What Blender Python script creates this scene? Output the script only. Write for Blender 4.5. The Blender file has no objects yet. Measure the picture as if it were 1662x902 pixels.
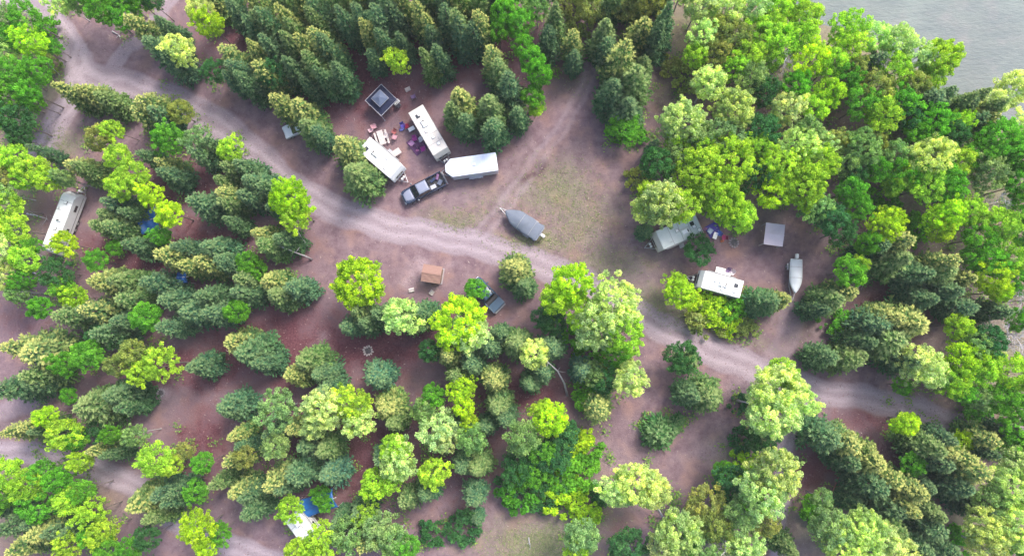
import bpy, math, random
import numpy as np
from mathutils import Vector, Matrix, Quaternion
R_ = math.radians
S = bpy.context.scene
COL = S.collection

# ------------------------------------------------------------- camera
HC = 93.0; FPX = 1187.0; CX, CY = 831.0, 451.0; NX, NY = 880.0, 528.0
nd = Vector((NX-CX, -(NY-CY), -FPX)).normalized()
Q = nd.rotation_difference(Vector((0, 0, -1)))
cam = bpy.data.cameras.new('camera'); co = bpy.data.objects.new('camera', cam); COL.objects.link(co)
co.location = (0, 0, HC); co.rotation_mode = 'QUATERNION'; co.rotation_quaternion = Q
cam.sensor_width = 36; cam.lens = FPX/1662*36; cam.clip_start = 1; cam.clip_end = 3000
S.camera = co
# ------------------------------------------------------------- light
SUN_EL, SUN_ROT = 52, 38
w = bpy.data.worlds.new('World'); S.world = w; w.use_nodes = True
nt = w.node_tree; bg = nt.nodes['Background']
sky = nt.nodes.new('ShaderNodeTexSky'); sky.sky_type = 'NISHITA'; sky.sun_disc = False
sky.sun_elevation = R_(SUN_EL); sky.sun_rotation = R_(SUN_ROT); sky.dust_density = 4.0; sky.air_density = 1.0
nt.links.new(sky.outputs[0], bg.inputs[0]); bg.inputs[1].default_value = 0.15
sl = bpy.data.lights.new('sun', 'SUN'); so = bpy.data.objects.new('sun', sl); COL.objects.link(so)
sl.energy = 1.6; sl.angle = R_(16); sl.color = (1.0, 0.95, 0.88)
sd = Vector((math.sin(R_(SUN_ROT))*math.cos(R_(SUN_EL)), math.cos(R_(SUN_ROT))*math.cos(R_(SUN_EL)), math.sin(R_(SUN_EL))))
so.rotation_mode = 'QUATERNION'; so.rotation_quaternion = (-sd).to_track_quat('-Z', 'Y'); so.location = (30, 40, 80)
S.view_settings.view_transform = 'Standard'; S.view_settings.look = 'None'
S.view_settings.gamma = 1; S.view_settings.exposure = 1.34; S.view_settings.use_curve_mapping = False
S.render.filter_size = 1.7

# ------------------------------------------------------------- placement
def P(px, py, z=0.0):
    d = Q @ Vector((px-CX, -(py-CY), -FPX))
    k = (z-HC)/d.z
    return Vector((d.x*k, d.y*k, z))
SH0, SH1 = P(1318, 0), P(1662, 172)                      # shoreline
_sd = (SH1-SH0).normalized(); _sn = Vector((-_sd.y, _sd.x, 0))
if _sn.y < 0: _sn = -_sn
def hz(x, y):
    """terrain height: gentle swells, a bank falling to the river"""
    h = 0.10*math.sin(x*0.13+1.0)*math.cos(y*0.11) + 0.05*math.sin(x*0.31+y*0.27)
    s = (x-SH0.x)*_sn.x + (y-SH0.y)*_sn.y + 1.2*math.sin((x*_sd.x+y*_sd.y)*0.22)
    t = min(1, max(0, (s+7.0)/12.0)); t = t*t*(3-2*t)
    return h*(1-t) - 2.6*t

# ------------------------------------------------------------- node helpers
def newmat(name):
    m = bpy.data.materials.new(name); m.use_nodes = True
    nt = m.node_tree; b = nt.nodes['Principled BSDF']
    return m, nt, b
def node(nt, t, **kw):
    n = nt.nodes.new(t)
    for k, v in kw.items(): setattr(n, k, v)
    return n
def lk(nt, a, b): nt.links.new(a, b)
def noise(nt, scale, detail=4, coord=None, rough=0.55):
    n = node(nt, 'ShaderNodeTexNoise'); n.inputs['Scale'].default_value = scale
    n.inputs['Detail'].default_value = detail; n.inputs['Roughness'].default_value = rough
    if coord is not None: lk(nt, coord, n.inputs['Vector'])
    return n.outputs['Fac']
def ramp(nt, fac, stops):
    r = node(nt, 'ShaderNodeValToRGB'); e = r.color_ramp.elements
    while len(e) < len(stops): e.new(0.5)
    for i, (p, c) in enumerate(stops):
        e[i].position = p; e[i].color = (c, c, c, 1) if isinstance(c, (int, float)) else (*c, 1)
    lk(nt, fac, r.inputs[0]); return r.outputs[0]
def mix(nt, fac, a, b, mode='MIX'):
    m = node(nt, 'ShaderNodeMix', data_type='RGBA', blend_type=mode)
    for s, v in ((m.inputs[0], fac), (m.inputs[6], a), (m.inputs[7], b)):
        if isinstance(v, (int, float)): s.default_value = v
        elif isinstance(v, tuple): s.default_value = (*v, 1)
        else: lk(nt, v, s)
    return m.outputs[2]
def math_(nt, op, a, b=0.0):
    m = node(nt, 'ShaderNodeMath', operation=op)
    for s, v in ((m.inputs[0], a), (m.inputs[1], b)):
        if isinstance(v, (int, float)): s.default_value = v
        else: lk(nt, v, s)
    return m.outputs[0]
MATS = {}
def mat(name, col, rough=0.6, metal=0.0, dirt=0.25, scale=2.5, dirtcol=None, spec=0.4, bump=0.0):
    """a paint / fabric / plastic with uneven dirt in its base colour"""
    if name in MATS: return MATS[name]
    m, nt, b = newmat(name)
    tc = node(nt, 'ShaderNodeTexCoord').outputs['Object']
    n1 = ramp(nt, noise(nt, scale, 6, tc, 0.65), [(0.38, 0.0), (0.72, 1.0)])
    dc = dirtcol or tuple(c*0.5+0.03 for c in col)
    f = math_(nt, 'MULTIPLY', n1, dirt)
    c = mix(nt, f, col, dc)
    n2 = noise(nt, scale*9, 3, tc)
    c = mix(nt, math_(nt, 'MULTIPLY', n2, dirt*0.5), c, dc)
    lk(nt, c, b.inputs['Base Color'])
    b.inputs['Roughness'].default_value = rough; b.inputs['Metallic'].default_value = metal
    b.inputs['Specular IOR Level'].default_value = spec
    if bump:
        bp = node(nt, 'ShaderNodeBump'); bp.inputs['Strength'].default_value = bump; bp.inputs['Distance'].default_value = 0.05
        lk(nt, noise(nt, scale*3, 5, tc), bp.inputs['Height']); lk(nt, bp.outputs[0], b.inputs['Normal'])
    MATS[name] = m; return m

# ------------------------------------------------------------- ground
def ground_material():
    m, nt, b = newmat('forest_ground')
    tc = node(nt, 'ShaderNodeTexCoord').outputs['Object']
    def at(n): return node(nt, 'ShaderNodeAttribute', attribute_name=n).outputs['Fac']
    big = noise(nt, 0.12, 5, tc, 0.6); med = noise(nt, 0.7, 6, tc, 0.7); fine = noise(nt, 5.0, 6, tc, 0.75)
    grit = noise(nt, 18.0, 4, tc, 0.7)
    soil = mix(nt, ramp(nt, med, [(0.35, 0.0), (0.68, 1.0)]), (0.142, 0.092, 0.110), (0.240, 0.170, 0.186))
    duff = mix(nt, ramp(nt, fine, [(0.35, 0.0), (0.66, 1.0)]), (0.074, 0.027, 0.040), (0.158, 0.065, 0.076))
    tan = (0.26, 0.145, 0.105)
    soil = mix(nt, math_(nt, 'MULTIPLY', ramp(nt, noise(nt, 0.35, 5, tc), [(0.48, 0.0), (0.7, 1.0)]), 0.5), soil, tan)
    d = math_(nt, 'ADD', at('duff'), math_(nt, 'MULTIPLY', math_(nt, 'SUBTRACT', med, 0.5), 1.3))
    c = mix(nt, ramp(nt, d, [(0.25, 0.0), (0.8, 1.0)]), soil, duff)
    g = math_(nt, 'MULTIPLY', at('grass'), ramp(nt, math_(nt, 'ADD', math_(nt, 'MULTIPLY', fine, 0.6), math_(nt, 'MULTIPLY', med, 0.5)), [(0.38, 0.25), (0.66, 1.0)]))
    c = mix(nt, g, c, mix(nt, big, (0.140, 0.190, 0.065), (0.235, 0.235, 0.120)))
    rd = math_(nt, 'ADD', at('road'), math_(nt, 'MULTIPLY', math_(nt, 'SUBTRACT', med, 0.5), 0.22))
    roadc = mix(nt, ramp(nt, fine, [(0.35, 0.0), (0.7, 1.0)]), (0.225, 0.178, 0.205), (0.300, 0.243, 0.274))
    c = mix(nt, ramp(nt, rd, [(0.26, 0.0), (0.62, 0.95)]), c, roadc)
    c = mix(nt, math_(nt, 'MULTIPLY', at('track'), 0.62), c, (0.40, 0.335, 0.372))
    c = mix(nt, math_(nt, 'MULTIPLY', at('scuff'), ramp(nt, fine, [(0.3, 0.2), (0.6, 1.0)])), c, (0.42, 0.33, 0.36))
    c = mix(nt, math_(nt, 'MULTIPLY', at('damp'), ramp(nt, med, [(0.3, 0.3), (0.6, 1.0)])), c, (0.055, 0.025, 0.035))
    gr = ramp(nt, grit, [(0.3, 0.70), (0.5, 1.0), (0.72, 1.32)])
    c = mix(nt, 1.0, c, gr, 'MULTIPLY')
    lk(nt, c, b.inputs['Base Color']); b.inputs['Roughness'].default_value = 0.95
    b.inputs['Specular IOR Level'].default_value = 0.1
    bp = node(nt, 'ShaderNodeBump'); bp.inputs['Strength'].default_value = 0.7; bp.inputs['Distance'].default_value = 0.12
    lk(nt, math_(nt, 'ADD', fine, math_(nt, 'MULTIPLY', grit, 0.4)), bp.inputs['Height']); lk(nt, bp.outputs[0], b.inputs['Normal'])
    return m
ROADS = [ # (half width px, polyline, strength)
 (25, [(-30,-25),(35,-4),(78,22),(108,62),(128,108),(160,135)], 1.0),
 (24, [(128,95),(122,150),(98,190),(78,225),(60,255)], 0.9),
 (16, [(165,130),(200,85),(232,62),(262,22),(285,-15)], 0.75),
 (30, [(140,125),(200,140),(262,160),(330,190),(390,232),(440,275)], 1.0),
 (25, [(440,275),(495,315),(560,345),(640,370),(720,385),(800,405),(870,427),(930,450),(1000,488),(1060,522),(1130,558),(1200,588),(1250,610)], 1.0),
 (22, [(1250,610),(1320,632),(1400,645),(1470,660),(1540,684),(1600,702),(1700,722)], 0.92),
 (22, [(-60,728),(40,736),(130,755),(205,780),(258,822),(320,868),(430,905),(480,930)], 0.85),
 (20, [(-60,690),(10,665),(80,640)], 0.5),
 (15, [(1310,640),(1290,675),(1276,720),(1270,780),(1266,840),(1262,905)], 0.75),
 (22, [(958,115),(938,165),(905,215),(868,265),(830,320),(790,370)], 0.31),
 (26, [(1285,500),(1278,550),(1255,590)], 0.45),
 (22, [(900,300),(950,350),(1000,410),(1040,470)], 0.25),
 (14, [(905,790),(990,760),(1080,740),(1160,735),(1200,690)], 0.3),
 (25, [(1000,560),(1040,630),(1020,700),(960,800)], 0.25),
]
TRK = [(0,-11),(0,11),(3,-9),(3,9),(4,-10),(4,9),(5,-8),(5,8),(6,-9),(6,8),(1,-9),(1,8),(8,-6),(8,6),(9,-8),(9,8)]
GRASS = [(738,358,46,20,.6),(905,310,60,48,.6),(945,360,55,50,.5),(865,392,60,16,.8),(990,430,75,34,.5),(1060,490,60,24,.6),(800,330,60,30,.25),(880,888,75,40,.95),
 (100,228,34,22,.8),(1150,505,70,30,.8),(800,880,60,20,.4),(1240,560,40,10,.3),(60,690,60,20,.2),(450,130,50,12,.15),(930,120,40,30,.35),(1090,160,40,50,.4),
 (1500,330,70,30,.35),(1200,745,40,30,.5),(960,835,50,22,.6),(1300,520,25,40,.25),(545,740,30,40,.15),(1420,420,60,60,.3)]
UNDER = [(1200,50,150,70,1),(1330,90,120,80,1),(1460,140,150,60,1),(1580,290,150,110,.9),(1630,590,90,80,.9),(1620,850,110,90,.8),(40,120,55,100,1),(60,820,110,70,.7),(15,350,50,70,.8),(1190,270,100,70,.7),(890,770,60,60,.9),(1400,860,110,50,.8),(1500,240,120,50,.8),(1600,420,100,80,.8)]
DUFF = [(560,110,120,110,1),(600,560,160,60,.9),(470,560,60,110,.9),(420,560,120,60,.9),(470,420,60,90,.45),(250,420,140,60,.9),(300,600,160,40,.9),(560,720,140,110,.9),(740,720,120,90,.8),(850,640,90,50,.9),(1440,500,60,80,.9),
 (1330,760,45,60,.9),(1420,680,80,30,.7),(640,150,90,60,.7),(860,120,90,60,.5),(700,540,120,60,.8),(340,400,90,60,.9),(180,400,90,40,.8),(60,330,70,60,.6),(40,520,60,60,.5),(330,720,60,90,.8),(1480,760,120,100,.7),(1560,400,120,120,.6),(1480,230,180,100,.6),(120,880,160,60,.6),(1000,860,60,60,.4),(460,60,160,80,.9),(740,60,160,90,.9),(300,300,120,60,.8),(1300,180,120,120,.6),(1440,330,60,30,.4),(500,180,60,40,.4),(640,295,60,16,.3)]
SCUFF = [(108,215,30,22,.5),(690,432,14,8,.6),(668,452,12,9,.5),(655,462,10,7,.5),(700,462,10,6,.4),(672,438,6,12,.4),(735,430,8,5,.3),(264,642,20,13,.8),(1170,735,50,22,.4),(1000,740,45,22,.2),(980,500,40,20,.35),(1225,630,60,20,.3),(560,660,8,8,.2),(528,555,12,12,.35),(1030,690,14,10,.4),(1020,450,50,24,.2),(745,310,60,20,.12)]
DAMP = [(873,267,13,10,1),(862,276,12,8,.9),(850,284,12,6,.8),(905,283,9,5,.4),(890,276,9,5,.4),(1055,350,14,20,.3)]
def build_ground():
    fx = np.arange(-88, 80, 0.34); fy = np.arange(-44, 66, 0.34)
    ox = np.concatenate([[-1500, -700, -350, -200, -130, -100], fx, [84, 100, 130, 200, 350, 700, 1500]])
    oy = np.concatenate([[-1500, -700, -350, -200, -120, -70, -52], fy, [70, 90, 120, 200, 350, 700, 1500]])
    X, Y = np.meshgrid(ox, oy)
    nx, ny = len(ox), len(oy)
    # wobble the lookup so every edge is uneven
    WX = X + 0.5*np.sin(Y*0.9+X*0.35) + 0.28*np.sin(Y*2.3-X*1.1+1.3)
    WY = Y + 0.5*np.sin(X*0.8-Y*0.3+2.0) + 0.28*np.sin(X*2.1+Y*1.4)
    h = 0.10*np.sin(X*0.13+1.0)*np.cos(Y*0.11) + 0.05*np.sin(X*0.31+Y*0.27)
    s = (X-SH0.x)*_sn.x + (Y-SH0.y)*_sn.y + 1.2*np.sin((X*_sd.x+Y*_sd.y)*0.22)
    t = np.clip((s+7.0)/12.0, 0, 1); t = t*t*(3-2*t)
    Z = h*(1-t) - 2.6*t
    RX = X+.35*(WX-X); RY = Y+.35*(WY-Y)
    def pl(poly):                      # distance and signed offset to a smooth polyline
        pts = [P(*p) for p in poly]
        sm = []
        for i in range(len(pts)-1):
            p0 = pts[max(0, i-1)]; p1 = pts[i]; p2 = pts[i+1]; p3 = pts[min(len(pts)-1, i+2)]
            for k in range(6):
                u = k/6
                sm.append(0.5*((2*p1)+(p2-p0)*u+(2*p0-5*p1+4*p2-p3)*u*u+(3*p1-p0-3*p2+p3)*u**3))
        sm.append(pts[-1])
        D = np.full(X.shape, 1e9); O = np.zeros(X.shape)
        for a, b2 in zip(sm[:-1], sm[1:]):
            dx, dy = b2.x-a.x, b2.y-a.y; L2 = dx*dx+dy*dy
            if L2 < 1e-6: continue
            u = np.clip(((RX-a.x)*dx+(RY-a.y)*dy)/L2, 0, 1)
            ex = RX-a.x-u*dx; ey = RY-a.y-u*dy
            d = np.hypot(ex, ey); o = (dx*ey-dy*ex)/math.sqrt(L2)
            mk = d < D; D[mk] = d[mk]; O[mk] = o[mk]
        return D, O
    road = np.zeros(X.shape); track = np.zeros(X.shape)
    pm = 12.76
    for i, (hw, poly, st) in enumerate(ROADS):
        D, O = pl(poly); w_ = hw/pm
        road = np.maximum(road, st*np.clip(1.25-(D/w_)**2*0.9, 0, 1))
        for j, off in TRK:
            if j == i:
                track = np.maximum(track, st*np.exp(-((O-off/pm)/0.34)**2)*(D < w_))
    def blobs(lst):
        A = np.zeros(X.shape)
        for (px, py, rx, ry, a) in lst:
            c = P(px, py); A = np.maximum(A, a*np.exp(-(((WX-c.x)/(rx/pm))**2+((WY-c.y)/(ry/pm))**2)*0.9))
        return A
    grass, duff, scuff, damp = blobs(GRASS+UNDER), blobs(DUFF), blobs(SCUFF), blobs(DAMP)
    far = np.clip((np.maximum(np.abs(X)/85, np.abs(Y-8)/55)-1)*3, 0, 1); duff = np.maximum(duff, far*0.6)
    duff = duff*np.clip(1-road*1.3, 0, 1)*np.clip(1-blobs(UNDER)*.8, 0, 1)
    verts = np.stack([X, Y, Z], -1).reshape(-1, 3)
    idx = np.arange(nx*ny).reshape(ny, nx)
    q = np.stack([idx[:-1, :-1], idx[:-1, 1:], idx[1:, 1:], idx[1:, :-1]], -1).reshape(-1, 4)
    gm = ground_material()
    def mk(name, verts, quads, attrs):
        me = bpy.data.meshes.new(name)
        me.vertices.add(len(verts)); me.vertices.foreach_set('co', verts.astype(np.float32).ravel())
        me.loops.add(len(quads)*4); me.loops.foreach_set('vertex_index', quads.astype(np.int32).ravel())
        me.polygons.add(len(quads)); me.polygons.foreach_set('loop_start', np.arange(0, len(quads)*4, 4, dtype=np.int32))
        me.polygons.foreach_set('use_smooth', np.ones(len(quads), dtype=bool))
        for k, v in attrs.items():
            a = me.attributes.new(k, 'FLOAT', 'POINT'); a.data.foreach_set('value', v.astype(np.float32))
        me.update(calc_edges=True); me.validate()
        me.materials.append(gm)
        o = bpy.data.objects.new(name, me); COL.objects.link(o); o['kind'] = 'structure'; return o
    A = dict(road=road.ravel(), track=track.ravel(), grass=grass.ravel(), duff=duff.ravel(), scuff=scuff.ravel(), damp=damp.ravel())
    mk('ground', verts, q, A)
    # the gravel road: its own sheet 1 cm above the soil
    sel = (road.ravel()[q] > 0.5).any(1); q2 = q[sel]
    used, inv = np.unique(q2, return_inverse=True)
    v2 = verts[used].copy(); v2[:, 2] += 0.012
    mk('road', v2, inv.reshape(-1, 4), {k: v[used] for k, v in A.items()})
build_ground()
# river
def build_river():
    m, nt, b = newmat('river_water')
    tc = node(nt, 'ShaderNodeTexCoord').outputs['Object']
    n = noise(nt, 0.05, 5, tc, 0.6); n2 = noise(nt, 0.35, 5, tc, 0.65)
    c = mix(nt, ramp(nt, n, [(0.35, 0.0), (0.7, 1.0)]), (0.150, 0.168, 0.166), (0.195, 0.232, 0.222))
    c = mix(nt, ramp(nt, n2, [(0.5, 0.0), (0.8, 0.5)]), c, (0.26, 0.225, 0.235))
    lk(nt, c, b.inputs['Base Color']); b.inputs['Roughness'].default_value = 0.55; b.inputs['Specular IOR Level'].default_value = 0.12
    bp = node(nt, 'ShaderNodeBump'); bp.inputs['Strength'].default_value = 0.6; bp.inputs['Distance'].default_value = 0.25
    wv = node(nt, 'ShaderNodeMapping'); wv.inputs['Rotation'].default_value = (0, 0, R_(-30)); wv.inputs['Scale'].default_value = (1, 3, 1)
    lk(nt, tc, wv.inputs[0]); lk(nt, noise(nt, 0.9, 6, wv.outputs[0], .65), bp.inputs['Height'])
    st = noise(nt, 0.22, 6, wv.outputs[0], .7); c = mix(nt, ramp(nt, st, [(0.45, 0.0), (0.72, 0.75)]), c, (0.12, 0.145, 0.155)); lk(nt, c, b.inputs['Base Color']); lk(nt, bp.outputs[0], b.inputs['Normal'])
    me = bpy.data.meshes.new('river')
    a = SH0 - _sd*400 - _sn*7.0; b2 = SH0 + _sd*500 - _sn*7.0
    vs = [a, b2, b2+_sn*600, a+_sn*600]
    me.from_pydata([(v.x, v.y, -1.15) for v in vs], [], [(0, 1, 2, 3)])
    me.materials.append(m); o = bpy.data.objects.new('river', me); COL.objects.link(o); o['kind'] = 'structure'
    if me.polygons[0].normal.z < 0: me.flip_normals()
build_river()

# ------------------------------------------------------------- mesh builder
class MB:
    def __init__(s): s.v = []; s.f = []
    def add(s, vs, fs):
        o = len(s.v); s.v += [tuple(v) for v in vs]; s.f += [tuple(i+o for i in f) for f in fs]; return s
    def box(s, c, d, rz=0.0, tilt=None):
        hx, hy, hz_ = d[0]/2, d[1]/2, d[2]/2
        M = Matrix.Rotation(rz, 3, 'Z')
        if tilt: M = M @ Matrix.Rotation(tilt[1], 3, tilt[0])
        vs = [Vector(c)+M @ Vector((x*hx, y*hy, z*hz_)) for x in (-1, 1) for y in (-1, 1) for z in (-1, 1)]
        return s.add(vs, [(0, 1, 3, 2), (4, 6, 7, 5), (0, 4, 5, 1), (2, 3, 7, 6), (0, 2, 6, 4), (1, 5, 7, 3)])
    def prism(s, poly, a, b, axis='y'):
        """poly: 2D outline, extruded from a to b along axis"""
        n = len(poly)
        def mk(p, t): return {'y': (p[0], t, p[1]), 'z': (p[0], p[1], t), 'x': (t, p[0], p[1])}[axis]
        vs = [mk(p, a) for p in poly]+[mk(p, b) for p in poly]
        return s.add(vs, [tuple(range(n))[::-1], tuple(range(n, 2*n))]+[(i, (i+1) % n, n+(i+1) % n, n+i) for i in range(n)])
    def tube(s, p0, p1, r0, r1=None, n=8):
        r1 = r0 if r1 is None else r1
        p0, p1 = Vector(p0), Vector(p1); d = (p1-p0).normalized()
        u = d.orthogonal().normalized(); v = d.cross(u)
        vs = [p+r*(math.cos(k*2*math.pi/n)*u+math.sin(k*2*math.pi/n)*v) for p, r in ((p0, r0), (p1, r1)) for k in range(n)]
        return s.add(vs, [tuple(range(n))[::-1], tuple(range(n, 2*n))]+[(i, (i+1) % n, n+(i+1) % n, n+i) for i in range(n)])
    def path(s, pts, rs, n=7):
        pts = [Vector(p) for p in pts]; rings = []
        for i, p in enumerate(pts):
            d = (pts[min(i+1, len(pts)-1)]-pts[max(i-1, 0)]).normalized()
            u = Vector((1, 0.13, 0)).cross(d); u = (u if u.length > .1 else Vector((0, 1, 0)).cross(d)).normalized(); v = d.cross(u)
            rings.append([p+rs[i]*(math.cos(k*2*math.pi/n)*u+math.sin(k*2*math.pi/n)*v) for k in range(n)])
        vs = [q for r in rings for q in r]; fs = []
        for i in range(len(pts)-1):
            for k in range(n): fs.append((i*n+k, i*n+(k+1) % n, (i+1)*n+(k+1) % n, (i+1)*n+k))
        fs += [tuple(range(n))[::-1], tuple(range((len(pts)-1)*n, len(pts)*n))]
        return s.add(vs, fs)
    def loft(s, secs):
        n = len(secs[0]); vs = [p for q in secs for p in q]; fs = []
        for i in range(len(secs)-1):
            for k in range(n): fs.append((i*n+k, i*n+(k+1) % n, (i+1)*n+(k+1) % n, (i+1)*n+k))
        fs += [tuple(range(n))[::-1], tuple(range((len(secs)-1)*n, len(secs)*n))]
        return s.add(vs, fs)
    def ball(s, c, r, n=10, m=6):
        vs = []; rx, ry, rz = r if isinstance(r, tuple) else (r, r, r)
        for j in range(1, m):
            for i in range(n):
                a, b = 2*math.pi*i/n, math.pi*j/m
                vs.append((c[0]+rx*math.sin(b)*math.cos(a), c[1]+ry*math.sin(b)*math.sin(a), c[2]+rz*math.cos(b)))
        t, bt = len(vs), len(vs)+1; vs += [(c[0], c[1], c[2]+rz), (c[0], c[1], c[2]-rz)]
        fs = [(j*n+i, (j+1)*n+i, (j+1)*n+(i+1) % n, j*n+(i+1) % n) for j in range(m-2) for i in range(n)]
        fs += [(t, i, (i+1) % n) for i in range(n)]+[(bt, (m-2)*n+(i+1) % n, (m-2)*n+i) for i in range(n)]
        return s.add(vs, fs)
    def sheet(s, nx, ny, fn, th=0.02):
        """a sheet of real thickness: fn(u,v)->(x,y,z)"""
        top = [fn(i/nx, j/ny) for j in range(ny+1) for i in range(nx+1)]
        N = len(top); vs = top+[(x, y, z-th) for x, y, z in top]; fs = []
        g = lambda i, j: j*(nx+1)+i
        for j in range(ny):
            for i in range(nx):
                a = (g(i, j), g(i+1, j), g(i+1, j+1), g(i, j+1)); fs.append(a); fs.append(tuple(N+k for k in a[::-1]))
        ed = [g(i, 0) for i in range(nx)]+[g(nx, j) for j in range(ny)]+[g(i, ny) for i in range(nx, 0, -1)]+[g(0, j) for j in range(ny, 0, -1)]
        for a, b in zip(ed, ed[1:]+ed[:1]): fs.append((b, a, N+a, N+b))
        return s.add(vs, fs)
    def build(s, name, m, parent=None, bevel=0.0, smooth=False, loc=None, seg=2):
        me = bpy.data.meshes.new(name); me.from_pydata(s.v, [], s.f); me.update()
        me.materials.append(m)
        o = bpy.data.objects.new(name, me); COL.objects.link(o)
        if parent: o.parent = parent
        if loc is not None: o.location = loc
        if smooth: me.polygons.foreach_set('use_smooth', [True]*len(me.polygons))
        if bevel:
            md = o.modifiers.new('bevel', 'BEVEL'); md.width = bevel; md.segments = seg; md.limit_method = 'ANGLE'; md.angle_limit = R_(35)
        return o
def tag(o, label, cat, group=None, kind=None):
    if label: o['label'] = label
    if cat: o['category'] = cat
    if group: o['group'] = group
    if kind: o['kind'] = kind
    return o
def thing(name, loc, rz, label, cat, group=None):
    o = bpy.data.objects.new(name, None); COL.objects.link(o); o.empty_display_size = 0.3
    o.location = loc; o.rotation_euler = (0, 0, rz); return tag(o, label, cat, group)
def kids(o): return [c for c in COL.objects if c.parent == o]
def copy_tree(o, parent=None):
    c = o.copy(); COL.objects.link(c)
    if parent: c.parent = parent
    for ch in o.children: copy_tree(ch, c)
    return c
def spot(f, r, z):
    """front and rear pixel of something whose top is z above ground -> location, heading, length"""
    a, b = P(*f, z), P(*r, z); c = (a+b)/2; d = a-b
    return Vector((c.x, c.y, hz(c.x, c.y))), math.atan2(d.y, d.x), d.length
def gnd(px, py):
    p = P(px, py); p.z = hz(p.x, p.y); return p


def build_haze():
    m = bpy.data.materials.new('thin_air_haze'); m.use_nodes = True; nt = m.node_tree
    nt.nodes.remove(nt.nodes['Principled BSDF'])
    v = node(nt, 'ShaderNodeVolumePrincipled'); v.inputs['Color'].default_value = (0.92, 0.93, 0.95, 1)
    v.inputs['Density'].default_value = 0.00022; v.inputs['Anisotropy'].default_value = 0.0
    lk(nt, v.outputs[0], nt.nodes['Material Output'].inputs['Volume'])
    o = MB().box((0, 0, 48), (3200, 3200, 104)).build('haze', m); o['kind'] = 'stuff'; o['label'] = 'thin pale haze hanging over the whole campground'
build_haze()
# ============================================================= vehicles and camp things
white = mat('white_gelcoat', (0.74, 0.75, 0.77), 0.35, dirt=0.25, dirtcol=(0.52, 0.52, 0.53))
roofw = mat('white_roof_membrane', (0.76, 0.77, 0.78), 0.6, dirt=0.35, dirtcol=(0.58, 0.58, 0.56))
beige = mat('beige_roof_membrane', (0.62, 0.58, 0.54), 0.7, dirt=0.45, dirtcol=(0.42, 0.38, 0.34))
cream = mat('cream_siding', (0.55, 0.52, 0.48), 0.5, dirt=0.3)
greyr = mat('weathered_grey_roof', (0.60, 0.63, 0.62), 0.7, dirt=0.5, dirtcol=(0.42, 0.47, 0.45))
alu = mat('brushed_aluminium', (0.74, 0.77, 0.84), 0.33, metal=0.35, dirt=0.35, scale=0.6, dirtcol=(0.42, 0.48, 0.60))
steel = mat('galvanised_steel', (0.42, 0.42, 0.45), 0.45, metal=0.6, dirt=0.3)
blackp = mat('black_plastic', (0.025, 0.025, 0.03), 0.5, dirt=0.3)
rubber = mat('tyre_rubber', (0.02, 0.02, 0.022), 0.85, dirt=0.4, dirtcol=(0.12, 0.09, 0.09))
glass = mat('dark_window_glass', (0.018, 0.022, 0.03), 0.08, dirt=0.1, spec=0.8)
navyp = mat('dark_navy_paint', (0.018, 0.030, 0.065), 0.25, dirt=0.15, spec=0.7)
silverp = mat('pale_grey_paint', (0.22, 0.245, 0.33), 0.35, dirt=0.25)
bluep = mat('slate_blue_paint', (0.035, 0.075, 0.13), 0.3, dirt=0.2, spec=0.6)
gwin = mat('grey_trim', (0.30, 0.30, 0.31), 0.6)
whitepl = mat('white_plastic', (0.80, 0.80, 0.80), 0.4, dirt=0.1)
tarpb = mat('blue_tarpaulin', (0.008, 0.10, 0.33), 0.4, dirt=0.2, bump=0.3)
coverg = mat('grey_canvas', (0.135, 0.16, 0.21), 0.8, dirt=0.35, scale=1.2, bump=0.4)
covew = mat('pale_canvas', (0.56, 0.60, 0.64), 0.7, dirt=0.3, scale=1.2, dirtcol=(0.40, 0.45, 0.48), bump=0.4)
wood = mat('weathered_wood', (0.27, 0.19, 0.15), 0.85, dirt=0.4, bump=0.3)
palewood = mat('pale_bleached_wood', (0.52, 0.47, 0.46), 0.8, dirt=0.4)
brownroof = mat('brown_shingles', (0.27, 0.165, 0.14), 0.9, dirt=0.5, scale=4, dirtcol=(0.22, 0.12, 0.10), bump=0.5)
pinkbeige = mat('faded_pinkish_canvas', (0.56, 0.50, 0.57), 0.8, dirt=0.3, scale=1.5, dirtcol=(0.46, 0.41, 0.46), bump=0.25)
navyc = mat('navy_canvas', (0.006, 0.011, 0.045), 0.75, dirt=0.2, bump=0.2)
greyc = mat('grey_blue_mesh_canvas', (0.10, 0.13, 0.21), 0.8, dirt=0.25, bump=0.2)
stone = mat('ring_stones', (0.33, 0.29, 0.31), 0.9, dirt=0.5, scale=6, bump=0.5)
ash = mat('fire_ash', (0.05, 0.045, 0.05), 0.95, dirt=0.5, dirtcol=(0.2, 0.19, 0.2), scale=8)
def fabric(n, c): return mat(n+'_fabric', c, 0.85, dirt=0.25, bump=0.2)

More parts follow.
